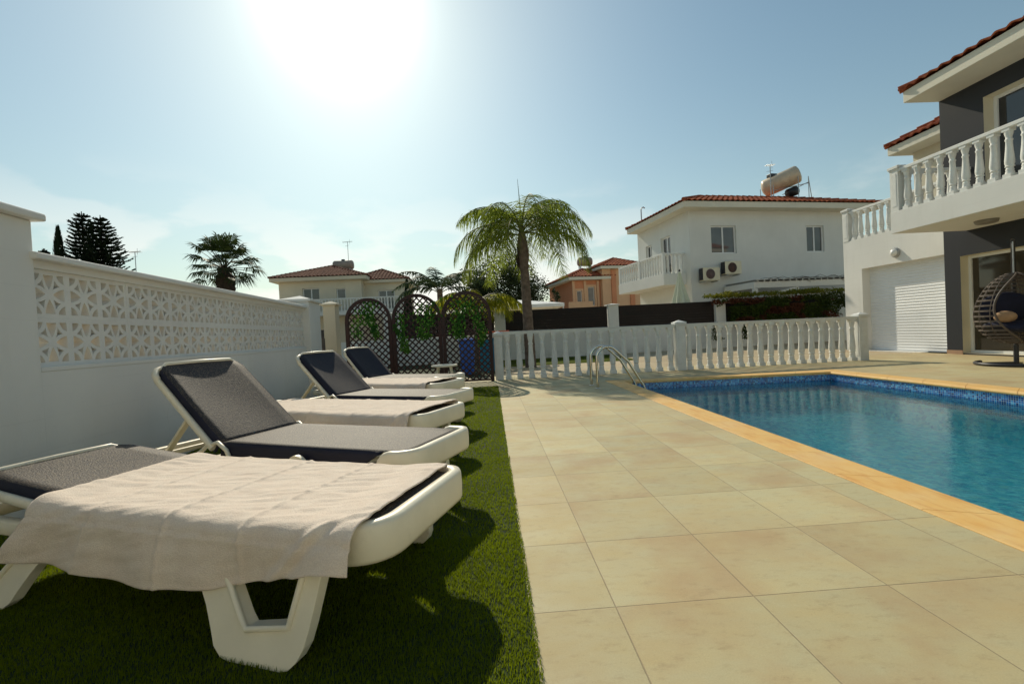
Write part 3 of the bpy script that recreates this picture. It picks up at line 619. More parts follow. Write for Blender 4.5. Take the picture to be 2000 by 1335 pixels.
def leg_panel(s0, sgn, near):
    # U-shaped moulded leg seen from the side; s0 = foot-side reference, sgn = +1 foot leg, -1 head leg
    def G(s_, z): return (s0+sgn*s_, z)
    outer = [(.20, .30), (.208, .22), (.22, .12), (.230, .070), (.248, .035), (.275, .011), (.32, 0), (.49, 0), (.54, .011), (.575, .036), (.598, .075), (.64, .14), (.74, .26), (.77, .30)]
    inner = [(.262, .30), (.272, .24), (.292, .122), (.45, .098), (.475, .12), (.56, .22), (.62, .30)]
    poly = outer + inner[::-1]
    def fn(u, v, t):
        yb = (0 if not near else WID); out_ = (1 if near else -1)
        return (s0+sgn*u, yb - out_*.020 + out_*(t + (.30-v)*.33), v)
    b = MB()
    # strip faces between matching outer / inner points to avoid concave n-gons
    oi = list(enumerate((0, 1, 2, 2, 2, 2, 2, 3, 3, 4, 4, 5, 6, 6)))
    for t0 in (0.0,):
        vs = []; 
        for t in (-.02, .026):
            for p_ in outer: vs.append(fn(p_[0], p_[1], t))
            for p_ in inner: vs.append(fn(p_[0], p_[1], t+(.0)))
        no, ni = len(outer), len(inner); tot = no+ni; fs = []
        for k in range(no-1):
            a, b_ = oi[k][1], oi[k+1][1]
            f = (k, k+1, no+b_, no+a) if a != b_ else (k, k+1, no+a)
            fs.append(f); fs.append(tuple(i+tot for i in f[::-1]))
        for k in range(no-1): fs.append((k+1, k, k+tot, k+1+tot))
        for k in range(ni-1): fs.append((no+k, no+k+1, no+k+1+tot, no+k+tot))
        b.add(vs, fs)
        # raised rib round the opening
        rim = [fn(p_[0], p_[1], .030) for p_ in inner]; b.tube(rim, .011, 8)
    return b
def make_lounger(label, loc, ang, back_deg, blen=.82, bfab=None):
    t = thing('sun_lounger', label, 'sun lounger', loc, R(ang), 'sun loungers on the lawn')
    # frame: foot bow, side rails, head bar
    b = MB()
    path = []
    for y, sg in ((WID-.02, 1),): pass
    pn = side_pts(WID-.026, 1)[::-1]; pf_ = side_pts(.026, -1)
    cn_ = [((x, y, .350), .066, .030) for x, y in arcpts(.15, WID-.15, .124, PI/2, PI, 8)][1:]
    cf_ = [((x, y, .350), .066, .030) for x, y in arcpts(.095, .095, .069, PI, 3*PI/2, 6)][:-1]
    hf = [((x, y, .278), .033, .026) for x, y in arcpts(LEN-.10, .10, .074, -PI/2, 0, 4)]; hn = [((x, y, .278), .033, .026) for x, y in arcpts(LEN-.10, WID-.10, .074, 0, PI/2, 4)]
    smooth_rail(b, pn + cn_ + cf_ + pf_ + hf + hn + [pn[0]], 0)
    # arm humps beside the hip
    for y in (.0, WID):
        o_ = 1 if y > 0 else -1
        b.prism([(.62, .25), (.66, .285), (.69, .30)]+[(.76+.062*math.cos(a), .31+.058*math.sin(a)) for a in [PI*(1-k/10) for k in range(11)]]+[(.83, .30), (.86, .285), (.90, .25)], F, y-o_*.004-.012, y-o_*.004+.012)
        b.tube([(1.32, y-o_*.03, .28), (1.36, y-o_*.03, .36), (1.43, y-o_*.03, .405), (1.52, y-o_*.03, .385), (1.66, y-o_*.03, .30)], .013, 8)
    for s_ in (.45, .95, 1.42, 1.7): b.box(s_-.02, s_+.02, .05, WID-.05, .235, .262)
    b.build('frame', white_plastic, t, 0)
    for near in (0, 1): leg_panel(0.0, 1, near).build('leg', white_plastic, t, .006, 3); leg_panel(2.20, -1, near).build('leg', white_plastic, t, .006, 3)
    # seat fabric
    sf = MB(); zt = .402
    x0, x1, y0, y1 = .070, HNG, .052, WID-.052
    def seat(u, v):
        x = lerp(x0, x1, u); y = lerp(y0, y1, v); e = min(1, (x-x0)/.10); c = max(0, 1-e)**2*.07*(1 if abs(v-.5) > .45 else abs(v-.5)*2)**4
        return (x, lerp(y, WID/2, max(0, 1-(x-x0)/.12)**2*(.10+.20*v)), zt-.012*math.sin(PI*v)*math.sin(PI*min(1, u*1.05)))
    sf.grid(seat, 30, 10)
    for v in (0, 1): sf.grid(lambda u, w_, v=v: (lerp(.21, x1, u), lerp(y0, y1, v)+(w_*.012)*(1 if v else -1), zt-w_*(.085 if v else .125)*min(1, u*9)), 24, 3, 1)  # far skirt deepened to stop sun leaking onto the grass below
    sf.grid(lambda u, w_: (x0-w_*.005, lerp(y0+.10, y1-.10, u), zt-w_*.03), 12, 1, 1)
    o = sf.build('seat_sling', [fabric, skirt_navy], t); sd = o.modifiers.new('thick', 'SOLIDIFY'); sd.thickness = .004
    # backrest
    bk = bpy.data.objects.new('backrest', None); 
    M_ = Matrix.Translation((HNG, 0, zt-.01)) @ Matrix.Rotation(-R(back_deg), 4, 'Y')
    bf = MB()
    def cham(u, v):
        x = u*blen; k = max(0, (x-(blen-.10))/.10); y = lerp(y0, y1, v); y = lerp(y, WID/2, .16*k*k)
        return (x, y, .012-.018*math.sin(PI*v)*math.sin(PI*u))
    bf.grid(cham, 26, 10)
    for v in (0, 1): bf.grid(lambda u, w_, v=v: (lambda c: (c[0], c[1]+(w_*.01)*(1 if v else -1), c[2]-w_*.085*(1-.5*max(0, u-.9)*10)))(cham(u, v)), 24, 3, 1)
    bf.grid(lambda u, w_: (blen+.003*w_, lerp(y0+.05, y1-.05, u), .012-w_*.03), 12, 1, 1)
    bo = bf.xf(M_).build('backrest_sling', [bfab or fabric, skirt_navy], t); sd = bo.modifiers.new('thick', 'SOLIDIFY'); sd.thickness = .004
    fr = MB(); pts = [(.02, .03, -.05), (blen-.10, .03, -.045)] + [(x, y, -.03) for x, y in arcpts(blen-.09, .12, .095, -PI/2, 0, 5)] + [(x, y, -.03) for x, y in arcpts(blen-.09, WID-.12, .095, 0, PI/2, 5)] + [(blen-.10, WID-.03, -.045), (.02, WID-.03, -.05)]
    fr.tube(pts, .021, 10); pts2 = [(blen-.02+.02, .10, .005), (blen+.004, WID-.10, .005)]; fr.tube([(blen-.03, .07, -.01), (blen+.0, .11, .012), (blen+.004, WID/2, .014), (blen+.0, WID-.11, .012), (blen-.03, WID-.07, -.01)], .013, 8)
    for q_ in (.3, .6): fr.tube([(q_, .04, -.06), (q_, WID-.04, -.06)], .014, 8)
    fr.xf(M_).build('backrest_frame', white_plastic, t)
    if back_deg > 15:
        sb = MB()
        for y in (.10, WID-.10):
            a_ = M_ @ Vector((.36, y, -.06)); sb.bar(a_, (HNG+.62, y, .285), .018, .045, (0, 1, 0))
        sb.bar((HNG+.62, .07, .285), (HNG+.62, WID-.07, .285), .03, .03); sb.build('support_strut', white_plastic, t, .004)
    return t
LOC = [(-.135, 2.005), (-.145, 2.871), (-.232, 3.941), (-.195, 4.972), (-.36, 6.181), (-.407, 7.08)]
LAB = ['nearest white lounger lying flat under a big draped towel', 'nearest raised lounger with worn grey fabric, between two towel-covered ones', 'flat towelled lounger behind the nearest raised backrest',
       'second raised lounger with dark navy back, middle of the row', 'towelled flat lounger just beyond the middle raised one', 'farthest raised lounger, its navy back close to the lattice']
BK = [(6, .68), (40, .77), (0, .76), (42, .71), (0, .76), (46, .66)]
LANG = [160, 155.7, 153, 153, 152, 152]
for i in range(6): make_lounger(LAB[i], (LOC[i][0], LOC[i][1], 0), LANG[i], BK[i][0], BK[i][1], fabric_navy if i in (3, 5) else None)

def towel(i, s0, s1, label, hang, ztop=.418, far_hang=.04, far_in=.0, seed=0, tilt=False, nu=210, nv=150):
    """hang(s) -> drop of the near edge below the top"""
    t = MB(); HW = WID+.036
    def fn(u, v):
        s_ = lerp(s0, s1, u); 
        H = hang(s_); total = far_hang + HW + H; d_ = v*total
        n1 = mnoise.noise(Vector((s_*2.2+seed, d_*7, seed))) ; n2 = mnoise.noise(Vector((s_*9+seed, d_*3.0, 3+seed))); n3 = mnoise.noise(Vector((s_*5, d_*22, 7+seed)))
        wr = .0030*n1 + .0028*n2 + .0032*n3 + .0030*mnoise.noise(Vector((s_*4+d_*6, d_*34-s_*12, 11+seed))) + (max(0, s_-1.40)*.11 if tilt else 0)
        wr += .010*max(0, 1-(s_-s0)/.22)*(1-min(1, abs(d_-HW*.5)/HW))
        # folds: creases where the towel had been folded
        for fs_, k in ((s0+(s1-s0)*.27, .005), (s0+(s1-s0)*.50, .006), (s0+(s1-s0)*.76, .004)): wr += k*math.exp(-((s_-fs_-.05*(d_-.3))/.012)**2)
        # wrinkles fan from the near foot corner
        q_ = (d_-HW) - (s_-s0)*.9; wr += .010*math.exp(-((q_+.05)/.05)**2)*math.sin(q_*70)*max(0, 1-abs(s_-s0-.3)*2)
        if d_ < far_hang: y = .006+far_in*(1-.4*s_); z = ztop-(far_hang-d_); return (s_, y+wr, z)
        d2 = d_-far_hang; r_ = .055; zt2 = ztop+.014*max(0, 1-abs(s_-.12)/.16)
        if d2 < HW-r_: fi = far_in*(1-.4*s_); return (s_ + .003*n2*min(1, (s1-s_)/.1), .006+fi+d2*(HW-r_-fi)/(HW-r_), zt2 + wr + .002)
        a_ = (d2-(HW-r_))/r_
        if a_ < PI/2: return (s_, HW-r_+.006+math.sin(a_)*r_+wr*math.sin(a_), zt2-r_+(math.cos(a_)*(r_+wr))+.002)
        dn = d2-(HW-r_)-r_*PI/2; sw = .30*dn/(max(H, .05)) 
        fold = .014*math.sin((s_-s0)*9+seed)*min(1, dn/.12)+.005*math.sin((s_-s0)*23+1)*min(1, dn/.12)
        ed = max(0, (s_-(s1-.7))/.7); ed = ed*ed*(3-2*ed); fold += .022*ed*math.sin(s_*17)*min(1, dn/.1)
        st_ = max(0, 1-(s_-s0)/.45); fold += .03*st_*math.sin((s_*13-dn*9))*min(1, dn/.08)
        return (s_ + ed*dn*.70 - st_*dn*.10, HW+.006+dn*.06+fold+.008+wr, zt2-r_-dn)
    t.grid(fn, nu, nv)
    o = t.build('towel', towel_mat); o.location = (LOC[i][0], LOC[i][1], 0); o.rotation_euler = (0, 0, R(LANG[i])); sd = o.modifiers.new('thick', 'SOLIDIFY'); sd.thickness = .0045; sd.offset = -1
    return tag(o, label, 'towel', 'pale towels on the loungers')
def interp(tab):
    xs, ys = zip(*tab)
    return lambda s_: float(np.interp(s_, xs, ys))
towel(0, .07, 1.56, 'big pale pink towel draped over the nearest lounger, hanging low in front', interp([(.07, .095), (.2, .10), (.4, .15), (.62, .20), (1.0, .225), (1.3, .215), (1.56, .19)]), .413, .07, far_in=.045, seed=1, tilt=True)
towel(2, .09, 2.1, 'pale towel on the flat lounger behind the nearest raised backrest', interp([(.06, .09), (.3, .10), (1, .10), (2.1, .09)]), .418, .03, seed=5, nu=120, nv=60)
towel(4, .16, 1.9, 'farthest pale towel, on the flat lounger beyond the navy raised backrest', interp([(.06, .06), (1, .07), (1.9, .06)]), .416, .03, seed=9, nu=90, nv=50)

# ------------------------------------------------------------------ buildings
def tiled_slope(mb, e0, e1, r0, r1, pitch=.25, amp=.04, spt=6, rowl=.36):
    e0, e1, r0, r1 = map(Vector, (e0, e1, r0, r1)); ux = (e1-e0); Lx = ux.length; ux.normalize()
    up_ = (r0-e0) - ux*((r0-e0).dot(ux)); H = up_.length; uy = up_.normalized(); n_ = ux.cross(uy)
    if n_.z < 0: n_ = -n_
    a = (r0-e0).dot(ux); b = (r1-e0).dot(ux)
    def ymax(x):
        if a > 1e-6 and x < a: return H*x/a
        if b < Lx-1e-6 and x > b: return H*(Lx-x)/(Lx-b)
        return H
    nx = max(2, int(Lx/pitch*spt)); nr = int(H/rowl)+1; vs = []
    for i in range(nx+1):
        x = Lx*i/nx; ph_ = (x/pitch) % 1; h = amp*(max(0, math.cos(2*PI*ph_)*.5+.5))**.75; ym = ymax(x)
        for r in range(nr+1):
            for k in (0, 1):
                y = min(ym, r*rowl + (0 if k == 0 else rowl*.999)); st_ = (.028 if k == 0 else .0)
                if r*rowl > ym: st_ = 0
                vs.append(e0+ux*x+uy*y+n_*(h+st_))
    c = 2*(nr+1); fs = []
    for i in range(nx):
        for j in range(c-1): fs.append((i*c+j, (i+1)*c+j, (i+1)*c+j+1, i*c+j+1))
    mb.add(vs, fs, 0, False)
    # rounded ends at the eave
    vs = []; 
    for i in range(nx+1):
        x = Lx*i/nx; ph_ = (x/pitch) % 1; h = amp*(max(0, math.cos(2*PI*ph_)*.5+.5))**.75; vs += [e0+ux*x+n_*(h+.028), e0+ux*x+n_*(h-.004)-uy*.001]
    mb.add(vs, [(2*i, 2*i+2, 2*i+3, 2*i+1) for i in range(nx)])
def hip_roof(x0, x1, y0, y1, z, rise, parent, spt=6, pitch=.25, fascia=.2, ridge_axis='auto', fmat=None, rmat=None):
    wx, wy = x1-x0, y1-y0; 
    if wx >= wy: h = wy/2; ra, rb = (x0+h, (y0+y1)/2, z+rise), (x1-h, (y0+y1)/2, z+rise)
    else: h = wx/2; ra, rb = ((x0+x1)/2, y0+h, z+rise), ((x0+x1)/2, y1-h, z+rise)
    c = [(x0, y0, z), (x1, y0, z), (x1, y1, z), (x0, y1, z)]; m_ = MB()
    if wx >= wy: sl_ = [(c[0], c[1], ra, rb), (c[1], c[2], rb, rb), (c[2], c[3], rb, ra), (c[3], c[0], ra, ra)]; hips = [(c[0], ra), (c[3], ra), (c[1], rb), (c[2], rb), (ra, rb)]
    else: sl_ = [(c[0], c[1], ra, ra), (c[1], c[2], ra, rb), (c[2], c[3], rb, rb), (c[3], c[0], rb, ra)]; hips = [(c[0], ra), (c[1], ra), (c[2], rb), (c[3], rb), (ra, rb)]
    for s_ in sl_: tiled_slope(m_, *s_, pitch=pitch, spt=spt, amp=.05 if pitch < .28 else .085)
    for a, b in hips:
        a, b = Vector(a), Vector(b)
        if (a-b).length < .05: continue
        n = max(2, int((b-a).length/.35)); 
        for k in range(n): p_, q_ = a.lerp(b, k/n), a.lerp(b, (k+1.08)/n); m_.tube([p_+Vector((0, 0, .05)), q_+Vector((0, 0, .03))], [.085, .065], 8)
    m_.build('roof', rmat or terracotta, parent)
    f = MB(); f.box(x0+.05, x1-.05, y0+.05, y1-.05, z-fascia, z-.012); f.build('eaves', fmat or soffit_white, parent, .006)
def frame_wall(mb, o, u, w_, z0, z1, holes, depth, inward):
    """sheet wall from point o along unit u, with rectangular openings [(a,b,za,zb)] and reveals (mi=1)"""
    o = Vector(o); u = Vector(u); inn = Vector(inward)
    xs = sorted({0, w_} | {h[0] for h in holes} | {h[1] for h in holes}); zs = sorted({z0, z1} | {h[2] for h in holes} | {h[3] for h in holes})
    P_ = lambda a, z, d=0: o+u*a+Vector((0, 0, z-o.z))+inn*d
    for i in range(len(xs)-1):
        for j in range(len(zs)-1):
            cx, cz = (xs[i]+xs[i+1])/2, (zs[j]+zs[j+1])/2
            if any(h[0] < cx < h[1] and h[2] < cz < h[3] for h in holes): continue
            mb.add([P_(xs[i], zs[j]), P_(xs[i+1], zs[j]), P_(xs[i+1], zs[j+1]), P_(xs[i], zs[j+1])], [(0, 1, 2, 3)], 0)
    for a, b, za, zb in holes:
        mb.add([P_(a, za), P_(b, za), P_(b, zb), P_(a, zb), P_(a, za, depth), P_(b, za, depth), P_(b, zb, depth), P_(a, zb, depth)], [(0, 4, 5, 1), (1, 5, 6, 2), (2, 6, 7, 3), (3, 7, 4, 0)], 1)
def window(parent, o, u, inward, a, b, za, zb, depth, panes=2, gl=glass, fmat=None, fw=.06, name='window', blind=False):
    o = Vector(o); u = Vector(u); inn = Vector(inward); rz_ = math.atan2(u.y, u.x)
    base = o+u*a+inn*(depth-.03); fr = MB(); w_, h = b-a, zb-za; out = -inn
    def bx(mb, x0, x1, z0_, z1_, d0, d1, mi=0):
        vs = [base+u*x+inn*d_+Vector((0, 0, za-o.z+z)) for z in (z0_, z1_) for d_ in (d0, d1) for x in (x0, x1)]
        mb.add(vs, [(0, 2, 3, 1), (4, 5, 7, 6), (0, 1, 5, 4), (2, 6, 7, 3), (0, 4, 6, 2), (1, 3, 7, 5)], mi)
    bx(fr, .002, fw, .002, h-.002, -.03, .025); bx(fr, w_-fw, w_-.002, .002, h-.002, -.03, .025); bx(fr, fw, w_-fw, .002, fw, -.028, .023); bx(fr, fw, w_-fw, h-fw, h-.002, -.028, .023)
    for k in range(1, panes): x = w_*k/panes; bx(fr, x-fw*.55, x+fw*.55, fw, h-fw, -.02, .02)
    f = fr.build(name, fmat or white_frame, parent)
    g_ = MB(); bx(g_, fw*.8, w_-fw*.8, fw*.8, h-fw*.8, .004, .010); g_.build('pane', gl, f)
    return f
def closed_box_back(mb, pts): pass

# --- modern villa at the right
vt = thing('villa', 'charcoal and white two-storey villa with balcony at the right edge', 'house', (10.4, 9.9, 0))
vt.location = (0, 0, 0)
X, YC = 10.4, 9.9
wl = MB(); holes = [(.35, 3.6, .03, 2.16), (5.0, 6.6, .9, 2.1)]; frame_wall(wl, (X, YC, 0), (0, -1, 0), 9.0, -.03, 2.69, holes, .24, (1, 0, 0))
holes2 = [(.91, 3.3, 3.2, 5.34)]; frame_wall(wl, (X, YC, 2.69), (0, -1, 0), 9.0, 2.69, 5.72, holes2, .28, (1, 0, 0))
wl.add([(X, YC, -.03), (17, YC, -.03), (17, YC, 5.72), (X, YC, 5.72), (X, .9, -.03), (17, .9, -.03), (17, .9, 5.72), (X, .9, 5.72)], [(0, 3, 2, 1), (4, 5, 6, 7), (1, 2, 6, 5), (3, 7, 6, 2)])
wl.build('wall', [dark_wall, reveal_cream], vt)
window(vt, (X, YC, 0), (0, -1, 0), (1, 0, 0), .35, 3.6, .03, 2.16, .24, 3, glass_warm, name='patio_door')
window(vt, (X, YC, 0), (0, -1, 0), (1, 0, 0), .91, 3.3, 3.2, 5.34, .28, 3, glass, name='window', fw=.07)
b = MB(); b.box(X-.012, X-.001, YC-.35, YC, 0, .09); b.build('skirting', generic('stone_skirting', (.45, .28, .18), .6), vt)
# garage wing
gw = MB(); frame_wall(gw, (X+.02, 12.85, 0), (0, -1, 0), 2.948, -.03, 3.12, [(.63, 2.947, 0, 2.27)], .23, (1, 0, 0))
gw.add([(X+.02, 12.85, -.03), (17, 12.85, -.03), (17, 12.85, 3.12), (X+.02, 12.85, 3.12), (X+.02, YC, 3.12), (17, YC, 3.12)], [(0, 3, 2, 1), (3, 4, 5, 2)], 0); gw.build('garage_wall', [wall_white, wall_white], vt)
sh = MB()
def shut(u, v): z = v*2.268; return (X+.25-.010*abs(math.sin(PI*z/.072))**.6, 12.22-2.31*u, z)
sh.grid(shut, 1, 380, 0, False); sh.build('garage_shutter', generic('shutter_slats', (.76, .78, .80), .4, .04, 2, .02, 30), vt)
lamp = MB(); lamp.lathe([(0, .125), (.03, .125), (.05, .11)], seg=20, axis='x'); lamp.xf(Matrix.Translation((X+.02, 11.14, 2.53)) @ Matrix.Scale(-1, 4, (1, 0, 0))); lo = lamp.build('wall_lamp', grey_metal, vt)
lg = MB(); lg.lathe([(.052, .095), (.09, .085), (.115, .055), (.125, .0)], seg=20, axis='x', cap=False); lg.xf(Matrix.Translation((X+.02, 11.14, 2.53)) @ Matrix.Scale(-1, 4, (1, 0, 0))); lg.build('lamp_globe', generic('frosted_glass', (.75, .75, .72), .3, .02), lo)
# terrace balustrade over garage
tb = bpy.data.objects.new('terrace_balustrade', None); 
trail = MB(); trail.box(X+.03, X+.17, YC, 12.66, 3.90, 3.965); tr_o = trail.build('terrace_rail', baluster_white, vt, .008)
o = post_mesh(.20, .97).build('post', baluster_white, vt, .006); o.location = (X+.11, 12.74, 3.12)
for k in range(12): baluster(.78, tr_o, (X+.10, 12.52-k*.225, 3.12))
# upper rear block behind terrace
rb = MB(); rb.box(12.75, 17, YC+.004, 12.95, 3.12, 5.70); rb.build('rear_wall', wall_cream, vt)
# balcony
bs = MB(); bs.box(8.70, X-.002, .9, 9.40, 2.69, 3.14); bs.build('balcony_slab', wall_white, vt, .006)
bp = MB(); bp.box(8.72, 8.86, 1.0, 9.22, 3.96, 4.025); bp.box(8.86, X-.002, 9.26, 9.38, 3.96, 4.025); br = bp.build('balcony_rail', baluster_white, vt, .008)
for yy in (9.30,): o = post_mesh(.19, .99).build('post', baluster_white, vt, .006); o.location = (8.80, yy, 3.14)
for k in range(30): baluster(.82, br, (8.79, 9.08-k*.232, 3.14))
for k in range(6): baluster(.82, br, (9.05+k*.232, 9.32, 3.14))
cl = MB(); cl.lathe([(-.07, .13), (-.06, .16), (-.02, .175), (-.001, .175)], seg=24); cl.xf(Matrix.Translation((9.65, 8.35, 2.69))); cl.build('ceiling_lamp', generic('lamp_bezel', (.25, .23, .20), .5), vt)
hip_roof(9.52, 19, -.5, 9.96, 5.97, 1.9, vt, 8, .25, .26)
hip_roof(12.10, 19, 10.0, 13.2, 5.93, .8, vt, 8, .25, .24)

# hanging egg chair
hc = thing('hanging_chair', 'wicker egg-shaped hanging chair with navy cushion beside the patio door', 'hanging chair', (8.93, 7.33, 0), R(-25))
bk_ = MB(); CZ = .97; 
def egg(th, ph):   # th: angle round z from opening direction (-y); ph elevation
    r_ = .50*math.cos(ph)*(1-.20*math.sin(ph)); zz = .60*math.sin(ph); return Vector((r_*math.sin(th), -r_*math.cos(th)*.9, CZ+zz))
for k in range(19):
    ph_ = R(-80+k*8.6); op = R(52)*math.cos(min(PI/2, abs(ph_-R(5))*1.15)) if abs(ph_) < R(78) else 0
    pts = [egg(lerp(op, 2*PI-op, i/28), ph_) for i in range(29)]
    for i in range(28):
        a, b_ = pts[i], pts[i+1]; bk_.bar(a, b_, .007, .030, (0, 0, 1))
for k in range(12):
    th_ = R(60+k*22); bk_.tube([egg(th_, R(-80+i*8)) for i in range(21)], .007, 6)
bk_.build('basket', chain_metal, hc)
rim = [egg(R(52)*math.cos(min(PI/2, abs(R(a)-R(5))*1.15)), R(a)) for a in range(-78, 79, 6)]; rim2 = [Vector((-p_.x, p_.y, p_.z)) for p_ in rim]
MB().tube(rim+rim2[::-1]+[rim[0]], .017, 8).build('basket_rim', chain_metal, hc)
cu = MB(); cu.grid(lambda u, v: Vector((.40*math.cos(2*PI*u)*math.sin(PI*v), .33*math.sin(2*PI*u)*math.sin(PI*v)+.0, .66+.10*math.cos(PI*v)+.03*math.cos(4*PI*u)*math.sin(PI*v))), 28, 14); cu.grid(lambda u, v: Vector((.36*math.cos(2*PI*u)*math.sin(PI*v), .30-.05+.10*math.cos(PI*v), .98+.28*math.sin(2*PI*u)*math.sin(PI*v))), 24, 12); cu.build('seat_cushion', cushion_navy, hc)
pi_ = MB(); pi_.grid(lambda u, v: Vector((-.18+.15*math.cos(2*PI*u)*math.sin(PI*v), -.12+.09*math.cos(PI*v), .83+.10*math.sin(2*PI*u)*math.sin(PI*v))), 20, 10); o = pi_.build('pillow', pillow_tan); tag(o, 'small tan pillow lying on the hanging chair seat', 'pillow'); o.location = (8.93, 7.33, 0); o.rotation_euler = (0, 0, R(-25))
sd_ = MB(); arc = [Vector((q_*.42, q_*.88, z_)) for q_, z_ in ((.60, .03), (.74, .5), (.76, 1.1), (.68, 1.6), (.48, 1.98), (.22, 2.14), (0, 2.10))]
sd_.tube(arc, .030, 10); sd_.tube([Vector((.50*math.cos(R(a)), .50*math.sin(R(a)), .03)) for a in range(-235, 11, 10)], .028, 8); sd_.tube([(.0, .0, .03), (.25, .53, .03)], .028, 8); sd_.tube([(0, 0, .03), (0, 0, .34)], .034, 10); sd_.tube([(-.5, 0, .03), (0, 0, .03)], .026, 8)
sd_.build('stand', dark_metal, hc); MB().tube([(0, 0, 2.10), (0, 0, 1.56)], .012, 6).build('hanging_chain', grey_metal, hc)

# --- boundary wall with fence panels and posts
def bw(x): return 17.0 + (x-.36)*.075
bwt = thing('boundary_wall', 'low white boundary wall with slim posts behind the balustrade', 'wall')
b = MB()
xs = [-3.45, .36, 4.75, 9.15, 14.1]; tops = [1.97, 1.95, 1.92, 1.87, 1.80]
b.add([(x, bw(x)+dy, z) for x in (-6.5, 16) for dy in (0, .18) for z in (-.03, .98)], [(0, 4, 5, 1), (2, 3, 7, 6), (1, 5, 7, 3), (0, 1, 3, 2), (4, 6, 7, 5)]); b.build('wall_base', wall_white, bwt)
for x, zt_ in zip(xs, tops):
    o = MB().box(-.20, .20, -.05, .26, -.03, zt_-.06).build('post', wall_white, bwt, .006); o.location = (x, bw(x), 0)
    c_ = MB(); c_.box(-.25, .25, -.10, .31, 0, .035); c_.add([(-.24, -.09, .035), (.24, -.09, .035), (.24, .30, .035), (-.24, .30, .035), (0, .1, .075)], [(0, 1, 4), (1, 2, 4), (2, 3, 4), (3, 0, 4)]); c_ = c_.build('post_cap', wall_white, o); c_.location = (0, 0, zt_-.06)
fl_ = ['between the lattice and the pillar beside the palm', 'behind the palm trunk', 'below the closed parasol', 'partly covered by the hedge']
for i in range(4):
    a, c_ = xs[i]+.21, xs[i+1]-.21; ft = thing('fence_panel', 'dark brown slatted fence panel ' + fl_[i], 'fence panel', (a, bw(a)+.08, 0), math.atan2(bw(c_)-bw(a), c_-a), 'dark brown fence panels on the boundary wall')
    m_ = MB(); 
    for k in range(8): zz = .985+k*.107; m_.box(0, c_-a, .004*(k % 2), .022+.004*(k % 2), zz, zz+.1062)
    m_.build('boards', brown_fence, ft); m2 = MB(); 
    for xx in np.linspace(.03, c_-a-.07, 4): m2.box(xx, xx+.04, .03, .06, .985, 1.84)
    m2.build('uprights', brown_fence, ft)

# hedge over the fence
def leaf_cloud(pts, size, rng_=rng, up_bias=0.):
    n = len(pts); s_ = size*rng_.uniform(.6, 1.3, n); a = rng_.normal(size=(n, 3)); a /= np.linalg.norm(a, axis=1)[:, None]; b_ = np.cross(a, rng_.normal(size=(n, 3))); b_ /= np.linalg.norm(b_, axis=1)[:, None]
    P_ = np.asarray(pts); A_ = a*s_[:, None]; B_ = b_*s_[:, None]*.5
    return np.stack([P_-A_, P_+B_, P_+A_, P_-B_], 1)
hdg = thing('hedge', 'dense green and russet hedge growing over the boundary fence at the right', 'hedge', (11.7, 17.6, 0))
n = 15000; hp = np.stack([rng.uniform(-3.0, 3.1, n), rng.normal(-.22, .13, n), rng.uniform(.88, 2.0, n)], 1)
hp[:, 2] += .10*np.sin(hp[:, 0]*2.1)*(hp[:, 2] > 1.6) + .05*np.sin(hp[:, 0]*7)*(hp[:, 2] > 1.6)
keep = ~((hp[:, 2] < 1.60) & (np.abs(hp[:, 0]+2.55) < .26) ) & ~((hp[:, 0] < -2.8) & (hp[:, 2] < 1.7)) & ~((hp[:, 2] < 1.35) & (np.abs(hp[:, 0]-2.35) < .24)); hp = hp[keep]
r1 = np.array([mnoise.noise(Vector((p_[0]*1.6, p_[2]*2.5, 4))) for p_ in hp]); top_ = (hp[:, 2] > 1.90) & (hp[:, 0] < 1.5); rust = (r1 > .12) & ~top_
tri_mesh('green_leaves', leaf_cloud(hp[~top_ & ~rust], .045), leaf_hedge, hdg, 4); tri_mesh('russet_leaves', leaf_cloud(hp[rust], .045), leaf_rust, hdg, 4); tri_mesh('new_growth', leaf_cloud(hp[top_]+np.array([0, 0, .05]), .05), leaf_hedge_top, hdg, 4)
tp = np.stack([rng.uniform(-3.3, 2.8, 1500), rng.normal(-.2, .15, 1500), rng.normal(2.03, .04, 1500)], 1); tri_mesh('top_growth', leaf_cloud(tp, .05), leaf_hedge_top, hdg, 4)
wv = [(8.75, .6), (9.9, .35), (11.2, .3)]
for x, _ in wv[:2]:
    hv = np.stack([rng.normal(x-11.7, .10, 320), rng.uniform(-.42, -.33, 320), rng.uniform(.3, .98, 320)], 1); tri_mesh('trailing_shoot', leaf_cloud(hv, .045), leaf_hedge, hdg, 4)

# --- white neighbour house
H = thing('white_house', 'white two-storey house with red tiled roof and two air conditioners', 'house', (9.1, 20.0, 0), R(9.5))
# local: x right, y away, z up
WW, DD, ZE = 9.4, 4.75, 6.05
wl = MB(); fh = [(1.10, 2.40, 4.12, 5.38), (6.25, 7.25, 4.12, 5.38)]; frame_wall(wl, (0, 0, 0), (1, 0, 0), WW, -.03, ZE, fh, .14, (0, 1, 0))
shh = [(2.35, 3.3, 3.3, 5.2), (4.7, 5.5, 4.2, 5.2)]; frame_wall(wl, (0, DD, 0), (0, -1, 0), DD, -.03, ZE, [(DD-2.4, DD-1.55, 3.3, 5.3), (DD-3.9, DD-3.3, 4.1, 5.2), (DD-2.5, DD-1.8, .9, 2.0)], .16, (1, 0, 0))
wl.add([(WW, 0, -.03), (WW, DD, -.03), (WW, DD, ZE), (WW, 0, ZE), (0, DD, -.03), (0, DD, ZE)], [(0, 1, 2, 3), (1, 4, 5, 2)]); wl.build('wall', [wall_white2, wall_white2], H)
for a, b_, za, zb in fh: window(H, (0, 0, 0), (1, 0, 0), (0, 1, 0), a, b_, za, zb, .14, 2, glass_grey)
